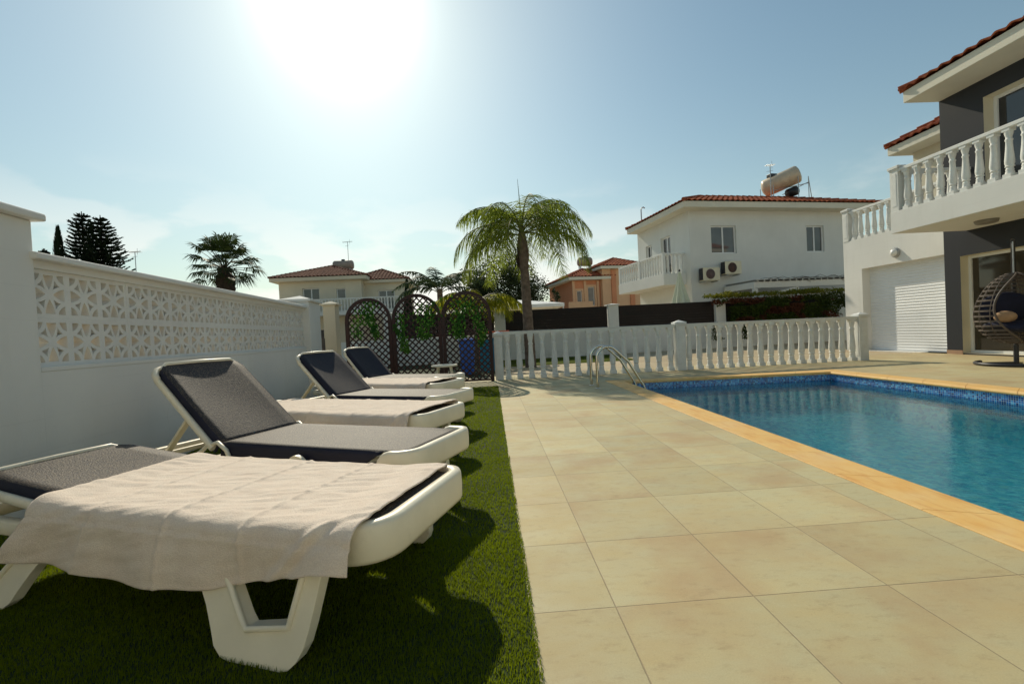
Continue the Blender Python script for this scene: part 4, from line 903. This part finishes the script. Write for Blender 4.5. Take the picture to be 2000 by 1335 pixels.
for a, b_, za, zb in [(DD-2.4, DD-1.55, 3.3, 5.3), (DD-3.9, DD-3.3, 4.1, 5.2), (DD-2.5, DD-1.8, .9, 2.0)]: window(H, (0, DD, 0), (0, -1, 0), (1, 0, 0), a, b_, za, zb, .16, 2, glass_grey)
hip_roof(-.66, WW+.7, -.66, DD+.05, ZE+.27, 0.98, H, 6, .27, .27)
b = MB(); b.box(-1.15, -.002, .35, 4.95, 2.80, 3.32); bsl = b.build('balcony_slab', wall_white2, H, .01)
b = MB(); b.box(-1.13, -1.0, .4, 4.9, 4.18, 4.25); b.box(-1.0, 0, .40, .52, 4.18, 4.25); brl = b.build('balcony_rail', baluster_white, H, .01)
for y in (.46, 2.65, 4.84): o = MB().box(-.07, .07, -.07, .07, 0, .95).build('balcony_post', baluster_white, H); o.location = (-1.065, y, 3.32)
for k in range(18): baluster(.86, brl, (-1.065, .68+k*.238, 3.32))
for k in range(4): baluster(.86, brl, (-.85+k*.238, .46, 3.32))
def ac(x, z, label, fmat, dish=False):
    t = thing('air_conditioner', label, 'air conditioner', H.matrix_basis @ Vector((x, -.45, z)), R(9.5), 'air conditioners on the white house')
    MB().box(0, .84, 0, .32, 0, .58).build('casing', ac_cream, t, .02)
    f = MB(); f.lathe([(-.035, .02), (-.03, .05), (-.012, .2), (-.004, .225)], (.36, 0, .29), 24, 0, 'y'); 
    f.build('fan', fmat, t); r_ = MB()
    for q_ in (.10, .15, .20): r_.tube([(.36+q_*math.cos(a*PI/12), -.045+q_*.06, .29+q_*math.sin(a*PI/12)) for a in range(25)], .005, 5)
    r_.build('fan_grille', dark_metal, t)
    v = MB(); 
    for k in range(9): v.box(-.012, -.001, .04, .28, .06+k*.055, .09+k*.055)
    v.box(-.006, -.0005, .02, .30, .03, .56, 0); v.build('side_vent', dark_metal, t)
    bb = MB(); bb.box(.08, .12, .0, .45, -.05, -.004); bb.box(.70, .74, .0, .45, -.05, -.004); bb.build('bracket', grey_metal, t)
    return t
ac(.30, 2.86, 'lower left air conditioner on the white house, with white fan hub', generic('ac_fan_grey', (.16, .10, .09), .5)); ac(1.42, 3.12, 'upper right air conditioner on the white house, with rusty fan', ac_rust)
# carport / pergola in front
pg = thing('pergola', 'white flat-roofed pergola in front of the white house', 'pergola', H.matrix_basis @ Vector((1.5, -2.0, 0)), R(7))
b = MB(); b.box(0, 7.2, -.05, .10, 2.32, 2.58); b.box(0, .14, .1, 1.9, 2.32, 2.58); b.build('beam', wall_white2, pg, .01); b = MB()
for k in range(24): b.box(.1+k*.3, .16+k*.3, -.12, 1.9, 2.584, 2.64)
b.box(0, 7.2, -.15, 1.9, 2.645, 2.66); b.build('roof_cover', grey_metal, pg)
for x in (.02, 1.95, 6.9): o = MB().box(0, .16, -.04, .12, 0, 2.318).build('post', wall_white2, pg, .01); o.location = (x, 0, 0)
MB().bar((.15, .0, 1.95), (1.95, .0, 2.28), .06, .08).build('brace', wall_white2, pg)
b = MB()
for k in range(60):
    x = rng.uniform(0, 7); p0 = Vector((x, rng.uniform(-.2, .3), 2.68)); b.tube([p0, p0+Vector((rng.uniform(.2, .7), 0, rng.uniform(-.02, .12))), p0+Vector((rng.uniform(.6, 1.1), 0, rng.uniform(-.22, .05)))], .008, 4)
o = b.build('dry_vine', generic('dry_twigs', (.10, .075, .06), .9), None); o.location = pg.location; o.rotation_euler = pg.rotation_euler; tag(o, 'thin dry vine stems lying along the top of the pergola', 'vine')
pa = thing('parasol', 'closed pale striped parasol behind the dark fence by the white house', 'parasol', (8.1, 18.9, 0))
b = MB(); vs = []; n = 24
def para(u, v): a = 2*PI*u; z = lerp(3.2, 1.5, v); r_ = (.04+.42*v**1.1)*(1+.16*math.cos(8*a)); return (r_*math.cos(a), r_*math.sin(a), z)
b.grid(para, 64, 10); b.build('canopy', canvas, pa); MB().tube([(0, 0, 0), (0, 0, 3.3)], .025, 8).build('pole', white_frame, pa); MB().lathe([(3.22, .03), (3.27, .045), (3.33, .01)], seg=10).build('finial', black_plastic, pa)

# solar water tank on the white house roof
tk = thing('water_heater', 'big cream water cylinder on a metal frame above the white house roof', 'water tank', H.matrix_basis @ Vector((7.15, 2.1, 7.12)), R(9.5))
ax_ = Vector((.72, -.64, .30)).normalized(); c0 = Vector((.0, .25, 1.15)); cyl = MB(); seg = 24; ux_ = ax_.orthogonal().normalized(); vx_ = ax_.cross(ux_)
prof = [(-.95, .0), (-.93, .18), (-.86, .36), (-.76, .46), (.76, .46), (.84, .42), (.90, .28), (.92, 0)]
vs = [c0+ax_*t+(ux_*math.cos(2*PI*k/seg)+vx_*math.sin(2*PI*k/seg))*r_ for t, r_ in prof for k in range(seg)]
cyl.add(vs, [(i*seg+k, i*seg+(k+1) % seg, (i+1)*seg+(k+1) % seg, (i+1)*seg+k) for i in range(len(prof)-1) for k in range(seg)], 0, True); cyl.build('cylinder', tank_cream, tk)
MB().box(-.55, -.1, .3, .62, 1.42, 1.60).build('tank_lid', dark_metal, tk, .02)
sm_ = MB(); sm_.lathe([(0, .02), (.02, .24), (.5, .24), (.52, .02)], (.35, -.35, .50), 20, 0, 'y'); sm_.build('small_vessel', black_plastic, tk)
b = MB(); T = [(-.75, .6), (.65, -.45), (-.85, -.2), (.8, .3)]
b.tube([(-.80, -.1, -.4), (-.80, -.1, .85)], .02, 6); b.tube([(.30, -.55, -.45), (.30, -.55, 1.3)], .02, 6); b.tube([(.98, -.5, -.55), (.98, -.5, 1.2)], .02, 6); b.tube([(.98, -.5, 1.15), (1.45, -.3, -.5)], .02, 6)
b.tube([(-.8, -.1, .55), (.98, -.5, .85)], .018, 6); b.tube([(.2, -.5, .02), (1.2, -.5, .02)], .018, 6); b.tube([(.98, -.5, .9), (.2, .4, .5)], .018, 6); b.tube([(.8, .5, -.5), (.8, .5, .9)], .018, 6); b.tube([(-.8, .8, -.3), (-.8, .8, .9)], .018, 6)
b.build('stand', grey_metal, tk)
b = MB(); b.add([(-2.1, -.9, -.30), (.9, -1.5, -.40), (.9, .1, .0), (-2.1, .5, .14), (-2.1, -.9, -.22), (.9, -1.5, -.32), (.9, .1, .08), (-2.1, .5, .22)], [(0, 3, 2, 1), (4, 5, 6, 7), (0, 1, 5, 4), (1, 2, 6, 5), (2, 3, 7, 6), (3, 0, 4, 7)]); b.tube([(-2.2, .45, .30), (-.8, .1, .30)], .02, 6); b.build('solar_panel', grey_metal, tk)
def antenna(loc, h, label, n=7, s_=.35, elements=True, rz_=0):
    t = thing('antenna', label, 'antenna', loc, rz_); MB().tube([(0, 0, 0), (0, 0, h)], .022, 6).build('mast', grey_metal, t)
    b = MB(); b.tube([(-s_*1.2, 0, h-.05), (s_*1.2, 0, h+.02)], .012, 5)
    for k in range(n): x = -s_+2*s_*k/(n-1); b.tube([(x, -s_*.7, h-.02), (x, s_*.7, h-.02)], .009, 4); 
    b.tube([(s_*.5, 0, h-.2), (s_*.5, 0, h+.2)], .009, 4); b.tube([(-.2, 0, h-.35), (.15, 0, h-.3)], .01, 4); b.build('elements', grey_metal, t); return t
antenna(H.matrix_basis @ Vector((6.2, 2.0, 7.0)), 2.0, 'small roof antenna just left of the big cream water cylinder', 6, .2)
o = MB().tube([(0, 0, 0), (0, 0, .75), (.04, 0, .84), (.12, 0, .88), (.2, 0, .82)], .03, 8).build('vent_pipe', grey_metal); tag(o, 'bent vent pipe on the left roof edge of the white house', 'vent pipe'); o.location = H.matrix_basis @ Vector((-.50, 3.3, 6.25))

# --- terracotta house
O = thing('terracotta_house', 'terracotta and ochre house with stepped red roofs behind the fence', 'house', (6.3, 37.5, 0), R(10))
wl = MB(); frame_wall(wl, (3.4, 0, 0), (1, 0, 0), 3.6, -.03, 6.0, [(1.7, 2.3, 4.0, 5.0)], .15, (0, 1, 0)); wl.add([(7, 0, -.03), (7, 7, -.03), (7, 7, 6.0), (7, 0, 6.0), (3.4, 7, -.03), (3.4, 7, 6.0), (3.4, 0, -.03), (3.4, 0, 6.0)], [(0, 1, 2, 3), (1, 4, 5, 2), (4, 6, 7, 5)]); wl.build('wall', [wall_orange_lt, wall_orange_lt], O)
wl = MB(); frame_wall(wl, (.9, .5, 0), (1, 0, 0), 2.498, -.03, 5.15, [(.35, .80, 3.0, 4.3), (1.35, 1.95, 3.0, 4.6)], .15, (0, 1, 0)); wl.add([(.9, .5, -.03), (.9, 7, -.03), (.9, 7, 5.15), (.9, .5, 5.15)], [(0, 3, 2, 1)]); wl.build('side_wall', [wall_orange, wall_orange_lt], O)
for a, b_, za, zb in [(1.25, 1.70, 3.0, 4.3), (2.25, 2.85, 3.0, 4.6)]:
    window(O, (0, .5, 0), (1, 0, 0), (0, 1, 0), a, b_, za, zb, .15, 1, glass_grey); m_ = MB(); m_.box(a-.16, a-.002, .44, .498, za-.15, zb+.16); m_.box(b_+.002, b_+.16, .44, .498, za-.15, zb+.16); m_.box(a, b_, .44, .498, zb+.002, zb+.16); m_.box(a, b_, .44, .498, za-.15, za-.002); m_.build('window_surround', wall_orange_lt, O)
window(O, (3.4, 0, 0), (1, 0, 0), (0, 1, 0), 1.7, 2.3, 4.0, 5.0, .15, 1, glass)
for x in (.85, 1.88, 3.05): MB().box(x, x+.20, .38, .496, 0, 5.1).build('pilaster', wall_orange_lt, O)
for x in (4.2, 5.9): MB().box(x, x+.4, -.12, -.002, 0, 5.9).build('pilaster', wall_orange, O)
hip_roof(.35, 4.6, -.1, 7.4, 5.42, .9, O, 5, .3, .25); hip_roof(3.0, 7.6, -.6, 7.5, 6.22, .95, O, 5, .3, .22)
MB().box(0.1, 2.2, -.6, -.48, 2.2, 3.30).build('balcony_parapet', wall_orange_lt, O)
def small_tank(loc, label, mt, r_=.48, l_=1.5, rz_=0, stand=.35):
    t = thing('water_tank', label, 'water tank', loc, rz_)
    b = MB(); n_ = [(-l_/2, r_*.3), (-l_/2+.04, r_*.8), (-l_/2+.14, r_), (l_/2-.14, r_), (l_/2-.04, r_*.8), (l_/2, r_*.3)]; b.lathe(n_, (0, 0, stand+r_), 20, 0, 'x'); b.build('tank_body', mt, t)
    MB().lathe([(stand+2*r_-.02, .15), (stand+2*r_+.08, .15), (stand+2*r_+.1, .05)], seg=14).build('tank_lid', dark_metal, t)
    b = MB(); 
    for x in (-l_*.35, l_*.35): b.box(x-.04, x+.04, -r_*.7, r_*.7, 0, stand+.06)
    b.box(-l_*.45, l_*.45, -.3, .3, -.35, 0); b.build('stand', grey_metal, t); return t
small_tank(O.matrix_basis @ Vector((2.95, 2.6, 6.25)), 'brown roof tank on the terracotta house beside the palm fronds', tank_brown, .40, 1.35, R(8), .42)

# --- cream house
K = thing('cream_house', 'cream two-storey house with red roof above the pierced wall end', 'house', (-16.0, 35.5, 0), R(3))
wl = MB(); kh = [(1.85, 3.2, 3.3, 5.25), (4.55, 5.3, 4.35, 5.15)]; frame_wall(wl, (0, 0, 0), (1, 0, 0), 6.6, -.03, 5.75, kh, .2, (0, 1, 0)); wl.add([(0, 0, -.03), (0, 8, -.03), (0, 8, 5.75), (0, 0, 5.75), (6.6, 0, -.03), (6.6, 1.2, -.03), (6.6, 1.2, 5.75), (6.6, 0, 5.75)], [(0, 3, 2, 1), (4, 5, 6, 7)]); wl.build('wall', [wall_cream, wall_cream], K)
wl = MB(); k2 = [(1.1, 2.5, 3.4, 5.0)]; frame_wall(wl, (6.6, 1.2, 0), (1, 0, 0), 3.3, -.03, 5.55, k2, .2, (0, 1, 0)); wl.add([(9.9, 1.2, -.03), (9.9, 8, -.03), (9.9, 8, 5.55), (9.9, 1.2, 5.55)], [(0, 1, 2, 3)]); wl.build('side_wall', [wall_cream, wall_cream], K)
for a, b_, za, zb in kh: window(K, (0, 0, 0), (1, 0, 0), (0, 1, 0), a, b_, za, zb, .2, 2 if b_-a > 1 else 1, glass_grey, fw=.07)
window(K, (6.6, 1.2, 0), (1, 0, 0), (0, 1, 0), 1.1, 2.5, 3.4, 5.0, .2, 2, glass_grey, fw=.07)
hip_roof(-.55, 7.2, -.6, 8.4, 6.05, 1.35, K, 6, .3, .28, fmat=wall_cream, rmat=roof_brown); hip_roof(5.0, 10.45, .7, 8.2, 5.82, 1.15, K, 6, .3, .24, fmat=wall_cream, rmat=roof_brown)
MB().box(-.5, 10.2, -1.3, -.002, 3.02, 3.32).build('balcony_slab', wall_white2, K); K.scale = (.93, 1, 1)
b = MB(); b.box(-.5, 10.2, -1.28, -1.16, 4.19, 4.27); kr = b.build('balcony_rail', baluster_white, K)
for k in range(44): baluster(.86, kr, (-.38+k*.245, -1.22, 3.32))
for x in (.5, 4.2, 8.5): MB().box(x, x+.3, -1.25, -.95, -.03, 3.018).build('column', wall_white2, K)
small_tank(K.matrix_basis @ Vector((4.3, 3.5, 7.1)), 'weathered roof tank on top of the cream house', tank_brown, .40, 1.7, 0, .0)
antenna(K.matrix_basis @ Vector((4.8, 3.4, 7.0)), 2.45, 'thin antenna mast beside the tank on the cream house')

# --- left neighbour house roof, tank, mast
Q = thing('neighbour_house', 'low neighbouring house with dull brown tiled roof behind the left wall', 'house', (-24.6, 25.0, 0))
MB().box(.3, 8.9, .4, 6.6, -.03, 3.88).build('wall', wall_cream, Q); hip_roof(-.3, 9.5, -.2, 7.0, 4.08, .95, Q, 5, .3, .2, rmat=roof_brown)
small_tank((-22.6, 30.0, 4.75), 'pale grey tank above the left wall beside a tall mast', generic('grey_tank', (.30, .30, .29), .5, .15), .52, 1.85, 0, .15)
antenna((-22.1, 29.7, 4.3), 3.05, 'tall thin mast rising behind the pale grey tank', 8, .3)
MB_ = MB().box(-23.9, -21.3, 29.4, 30.8, -.03, 4.45).build('tank_house', wall_cream); tag(MB_, 'plain block carrying the grey tank behind the left wall', 'building')

# ------------------------------------------------------------------ palms and trees
def pinnate(mb_leaf, mb_stem, base, az, length, rise, droop, leaflen, nl=34, vdroop=.8, wdt=.022, twist=0):
    d0 = Vector((math.cos(az), math.sin(az), 0)); sdv = Vector((-math.sin(az), math.cos(az), 0)); pts = []
    n = 16
    for i in range(n+1):
        t = i/n; ang = lerp(rise, -droop, t**1.1); 
        if i == 0: p_ = Vector(base)
        else: p_ = pts[-1] + (d0*math.cos(ang)+Vector((0, 0, math.sin(ang))))*length/n + sdv*twist*t*length/n
        pts.append(p_)
    mb_stem.tube(pts, [lerp(.022, .004, i/n) for i in range(n+1)], 5)
    for k in range(nl):
        t = .16+.84*(k/(nl-1)); f = t*n; i = min(n-1, int(f)); p_ = pts[i].lerp(pts[i+1], f-i); tg = (pts[i+1]-pts[i]).normalized()
        ll = leaflen*(math.sin(PI*min(1, .18+t*.82))**.6)*random.uniform(.8, 1.15)
        for s_ in (-1, 1):
            q_ = (sdv*s_*random.uniform(.5, 1.)+tg*random.uniform(.35, .75)+Vector((0, 0, random.uniform(-.15, .5)))).normalized(); prev = p_; w_ = wdt*random.uniform(.7, 1.2); segs = 3; pv = None; ring = []
            for j in range(segs+1):
                ring.append((prev, w_*(1, 1, .7, .08)[j])); q_ = (q_+Vector((0, 0, -vdroop*random.uniform(.7, 1.2)))).normalized(); prev = prev+q_*ll/segs
            perp = tg
            vs = [];
            for pp, ww in ring: vs += [pp-perp*ww/2, pp+perp*ww/2]
            mb_leaf.add(vs, [(2*j, 2*j+1, 2*j+3, 2*j+2) for j in range(segs)], 0)
def palm_tree(label, cat, loc, trunk, fronds, leafm, name='palm_tree', trunkm=None):
    t = thing(name, label, cat, loc); tb_ = MB(); tb_.tube([p_ for p_, r_ in trunk], [r_ for p_, r_ in trunk], 16); tb_.build('trunk', trunkm or bark, t)
    ml, ms = MB(), MB()
    for f in fronds: pinnate(ml, ms, *f)
    c_ = ml.build('crown', leafm, t); ms.build('frond_stem', generic('frond_stem_'+name+str(len(MATS)), (.09, .10, .03), .6), c_); return t
random.seed(3)
tp_ = [(Vector((.0+.10*math.exp(-z), 0, z)), .155-.02*min(1, z/2)) for z in np.arange(-.03, 2.7, .3)]; tp_ = []
for z in np.arange(0, 2.75, .055): tp_.append(((-.05*z*.3, 0, z-.02), .158-.012*z+.006*(1 if int(z/.055) % 4 == 0 else 0)))
tp_ += [((-.05, 0, 2.78), .115), ((-.055, 0, 2.84), .150), ((-.06, 0, 2.95), .135), ((-.06, 0, 3.1), .165), ((-.065, 0, 3.3), .170), ((-.07, 0, 3.5), .150), ((-.07, 0, 3.75), .11), ((-.07, 0, 4.1), .05)]
fr_ = []
for k in range(25):
    az = 2*PI*k/25*2.618+.2; ring_ = k/24; rise = R(lerp(84, 18, ring_**.8)); L_ = random.uniform(2.3, 2.9)*lerp(.8, 1, min(1, ring_*3)); fr_.append(((-.07, 0, 3.75+.18*(1-ring_)), az, L_, rise, R(lerp(30, 86, min(1, ring_*1.7))), .92, 58, .62, .026))
fr_ += [((-.07, 0, 3.9), R(100), 1.55, R(88), R(-78), .04, 6, .2, .012)]
pt_ = palm_tree('tall queen palm with drooping feathery crown behind the balustrade', 'palm tree', (1.10, 13.0, 0), tp_, fr_, leaf_palm)
b = MB(); b.tube([(-.22, -.05, 2.85), (-.24, -.08, 3.1), (-.18, -.1, 3.3), (-.24, -.12, 3.42)], [.03, .05, .04, .015], 6); b.tube([(-.2, -.1, 3.05), (-.30, -.1, 3.2), (-.27, -.1, 3.38)], .018, 5); b.build('old_flower_stalk', bark_fan, pt_)
random.seed(5)
fr_ = [((0, 0, 2.75), R(a_), L_*1.08, R(ri), R(dr),   .50, 44, .42, .045) for a_, L_, ri, dr in ((110, 2.0, 78, -5), (165, 2.1, 72, 15), (15, 2.2, 70, 25), (180, 2.1, 58, 48), (200, 2.0, 40, 62), (0, 2.2, 58, 45), (340, 2.0, 35, 60), (60, 1.9, 70, 10), (240, 2.0, 60, 40), (300, 2.0, 60, 40), (130, 1.9, 66, 30))]
palm_tree('young grey-green palm rising behind the middle lattice panel', 'palm tree', (-2.0, 18.7, 0), [((0, 0, 0), .17), ((0, 0, 1.4), .15), ((0, 0, 2.95), .11)], fr_, leaf_teal)
fr_ = [((0, 0, 2.0), R(a), random.uniform(1.7, 2.3), R(random.uniform(38, 62)), R(random.uniform(55, 85)), .66, 50, .75, .036) for a in range(0, 360, 24)]
palm_tree('golden-green bushy palm drooping behind the right lattice panel', 'palm tree', (-.45, 15.4, 0), [((0, 0, 0), .15), ((0, 0, .8), .13), ((0, 0, 2.1), .09)], fr_, leaf_yellow)
# fan palm
def fan_palm(loc, label, th=3.0, R_=1.35):
    t = thing('fan_palm', label, 'palm tree', loc); m_ = MB(); n = 34; m_.tube([(0, 0, th*i/n) for i in range(n+1)], [(.30+.10*(i/n)+.035*(i % 2)) * (1 if i/n < .93 else .72) for i in range(n+1)], 14)
    for k in range(230):
        z = rng.uniform(.4, th); a = rng.uniform(0, 2*PI); r_ = .33+.10*z/th; p_ = Vector((math.cos(a)*r_, math.sin(a)*r_, z)); d_ = Vector((math.cos(a)*.12, math.sin(a)*.12, .13)); m_.add([p_-Vector((-math.sin(a), math.cos(a), 0))*.04, p_+Vector((-math.sin(a), math.cos(a), 0))*.04, p_+d_], [(0, 1, 2)])
    m_.build('trunk', bark_fan, t); c_ = MB(); st_ = MB()
    for k in range(40):
        a = k*2.39996; el = R(lerp(82, -28, (k/39)**.85)); d_ = Vector((math.cos(a)*math.cos(el), math.sin(a)*math.cos(el), math.sin(el))); ln = random.uniform(.65, 1.0)*R_*.72; b0 = Vector((0, 0, th-.05)); b1 = b0+d_*ln; st_.tube([b0, b0+d_*ln*.5+Vector((0, 0, .03)), b1], [.022, .016, .010], 5)
        sdv = Vector((-math.sin(a), math.cos(a), 0)); nrm = d_.cross(sdv).normalized()
        for j in range(22):
            aa = R(-88+176*j/21); dd = (d_*math.cos(aa)+sdv*math.sin(aa)); L1 = random.uniform(.6, .82)*(.75+.25*math.cos(aa)); w_ = .030; side_ = (sdv*math.cos(aa)-d_*math.sin(aa)); m1 = b1+dd*L1*.62+nrm*.05; dr = Vector((0, 0, -.22*random.uniform(.5, 1.3))); tip = b1+dd*L1+dr
            c_.add([b1, m1-side_*w_, m1+side_*w_, tip], [(0, 1, 2), (1, 3, 2)])
    cr_ = c_.build('crown', leaf_fan, t); st_.build('frond_stem', generic('fan_stem', (.05, .055, .02), .6), cr_); return t
random.seed(9)
fan_palm((-12.35, 22.0, 0), 'stout fan palm with thick shaggy trunk behind the left wall', 4.75, 1.75)
# broadleaf tree
def broad_tree(loc, label, cz, rx, rz_, n, lm, name='broadleaf_tree', size=.16, clumps=60, trunkr=.25, rr=None):
    g_ = np.random.default_rng(int(abs(loc[0]*7+loc[1]))); t = thing(name, label, 'tree', loc)
    cl = g_.normal(size=(clumps, 3)); cl /= np.linalg.norm(cl, axis=1)[:, None]; cl *= (g_.uniform(.35, 1.0, clumps)**.5)[:, None]; cl *= np.array([rx, rx, rz_]); cl[:, 2] += cz
    m_ = MB(); m_.tube([(0, 0, -.03), (.05, 0, cz*.4), (0, 0, cz-rz_*.3), (0, 0, cz+rz_*.3)], [trunkr, trunkr*.75, trunkr*.5, trunkr*.15], 9)
    for c_ in cl[:26]: m_.tube([(0, 0, cz-rz_*.5), (c_[0]*.4, c_[1]*.4, lerp(cz-rz_*.4, c_[2], .45)), tuple(c_)], [trunkr*.32, trunkr*.18, .02], 5)
    m_.build('trunk', bark, t); P_ = []
    for c_ in cl: k = n//clumps; P_.append(c_+np.clip(g_.normal(size=(k, 3)), -1.7, 1.7)*np.array([rx, rx, rz_])*.16*g_.uniform(.7, 1.4))
    tri_mesh('crown', leaf_cloud(np.concatenate(P_), size, g_), lm, t, 4); return t
broad_tree((1.4, 42.0, 0), 'big round dark tree behind the palm trunk', 4.6, 3.4, 3.2, 26000, leaf_tree, clumps=110, size=.11)
broad_tree((4.95, 34.0, 0), 'little green sapling between the tent and the terracotta house', 3.35, .38, .75, 320, leaf_tree, 'sapling', .10, 16, .03)
# cypress
def cypress(loc, label, h, r_, n=2600):
    g_ = np.random.default_rng(int(abs(loc[0])*13)); t = thing('cypress', label, 'tree', loc, group='cypresses'); MB().tube([(0, 0, -.03), (0, 0, h*.9)], [.10, .02], 7).build('trunk', bark_fan, t)
    z = g_.uniform(.05, 1, n); rad = r_*np.sin(PI*np.clip(z, .02, .995)**.75)**.6*(1-.35*z)*g_.uniform(.55, 1.05, n); a = g_.uniform(0, 2*PI, n); P_ = np.stack([rad*np.cos(a), rad*np.sin(a), z*h], 1); s_ = .10*g_.uniform(.7, 1.3, n)
    d_ = np.stack([np.cos(a)*.25, np.sin(a)*.25, np.ones(n)], 1); q_ = np.stack([-np.sin(a), np.cos(a), np.zeros(n)], 1)
    tri_mesh('crown', np.stack([P_-q_*s_[:, None]*.6, P_+q_*s_[:, None]*.6, P_+d_*s_[:, None]*2.6], 1), leaf_dark, t); return t
cypress((-5.85, 33.0, 0), 'slim dark cypress at the right corner of the cream house', 5.05, .42)
cypress((-35.9, 40.0, 0), 'narrow cypress just left of the tall conifers', 11.85, .85, 4200)
cypress((-37.4, 38.5, 0), 'cypress tip showing at the step in the left wall', 10.6, .7, 2600)
broad_tree((-36.2, 39.0, 0), 'tiny round treetop poking over the wall left of the cypress', 9.3, .38, .45, 400, leaf_dark, 'treetop', .12, 14, .05)
# layered conifers
def conifer(loc, label, h, r_):
    g_ = np.random.default_rng(int(h*10)); t = thing('conifer', label, 'tree', loc, group='tall conifers behind the left wall'); MB().tube([(0, 0, -.03), (0, 0, h)], [.28, .03], 8).build('trunk', bark_fan, t); tris = []; br = MB()
    nt_ = int(h/.36)
    for k in range(nt_):
        z = h*(.12+.87*k/nt_); f = 1-(z/h); rad = r_*(f**.5)*g_.uniform(.85, 1.12); nb = 15
        for j in range(nb):
            a = 2*PI*j/nb+g_.uniform(-.25, .25)+k*.6; L1 = rad*g_.uniform(.75, 1.1); d_ = np.array([math.cos(a), math.sin(a), 0.]); q_ = np.array([-math.sin(a), math.cos(a), 0.])
            m_ = max(10, int(L1*24))
            for i in range(m_):
                u = (i+g_.random())/m_; p_ = d_*L1*u+np.array([0, 0, z-.10*L1*math.sin(u*2.2)+.30*L1*u*u]); s_ = .34*(1-.45*u)*g_.uniform(.6, 1.2); dd = d_*g_.uniform(.5, 1)+q_*g_.uniform(-1, 1)+np.array([0, 0, g_.uniform(-.05, .75)]); dd /= np.linalg.norm(dd); w_ = np.cross(dd, g_.normal(size=3)); w_ /= np.linalg.norm(w_); tris.append([p_-w_*.075, p_+w_*.075, p_+dd*s_])
    tri_mesh('crown', np.array(tris), leaf_dark, t); return t
conifer((-34.4, 40.6, 0), 'left of the two tall layered conifers behind the wall', 13.3, 2.6)
conifer((-32.4, 40.0, 0), 'right, fuller one of the two tall layered conifers behind the wall', 12.75, 3.0)
# low palm tuft behind the left wall coping
random.seed(2)
fr_ = [((0, 0, 3.25), R(a), random.uniform(1.2, 1.8), R(random.uniform(25, 75)), R(random.uniform(0, 50)), .35, 18, .2, .02) for a in range(0, 360, 30)]
palm_tree('palm tuft just showing over the left wall in front of the grey tank', 'palm tree', (-17.2, 23.5, 0), [((0, 0, 0), .15), ((0, 0, 3.3), .12)], fr_, leaf_palm)
# white tent canopy beyond the fence
gz_ = thing('garden_tent', 'white peaked canopy roof beyond the fence behind the palm trunk', 'canopy', (1.55, 22.5, 0))
b = MB(); b.add([(-2.1, -1.7, 2.27), (1.9, -1.7, 2.27), (1.9, 1.7, 2.27), (-2.1, 1.7, 2.27), (-.1, 0, 2.62), (-2.1, -1.7, 2.12), (1.9, -1.7, 2.12), (1.9, 1.7, 2.12), (-2.1, 1.7, 2.12)], [(0, 1, 4), (1, 2, 4), (2, 3, 4), (3, 0, 4), (0, 5, 6, 1), (1, 6, 7, 2), (2, 7, 8, 3), (3, 8, 5, 0)]); b.build('roof', tent_white, gz_)
for x in (-2.05, 1.85):
    for y in (-1.65, 1.65): MB().tube([(x, y, 0), (x, y, 2.2)], .03, 6).build('pole', white_frame, gz_)

# unseen house added behind the camera so its sunlit wall bounces light onto the loungers
RH = thing('added_bounce_house', 'unseen white house added behind the camera to bounce light onto the loungers', 'house', (-3.0, -6.6, 0))
wl = MB(); rhh = [(1.5, 4.0, .03, 2.2), (6.0, 8.0, .9, 2.2), (2.0, 3.6, 3.8, 5.0), (7.5, 9.0, 3.8, 5.0)]; frame_wall(wl, (12, 0, 0), (-1, 0, 0), 14, -.03, 5.9, rhh, .15, (0, -1, 0))
wl.add([(-2, 0, -.03), (-2, -8, -.03), (-2, -8, 5.9), (-2, 0, 5.9), (12, 0, -.03), (12, -8, -.03), (12, -8, 5.9), (12, 0, 5.9)], [(0, 3, 2, 1), (4, 5, 6, 7), (1, 2, 6, 5)]); wl.build('wall', [wall_white2, wall_white2], RH)
for a, b_, za, zb in rhh: window(RH, (12, 0, 0), (-1, 0, 0), (0, -1, 0), a, b_, za, zb, .15, 2, glass_grey)
hip_roof(-2.6, 12.6, -8.6, .6, 6.15, 1.5, RH, 5, .3, .25)
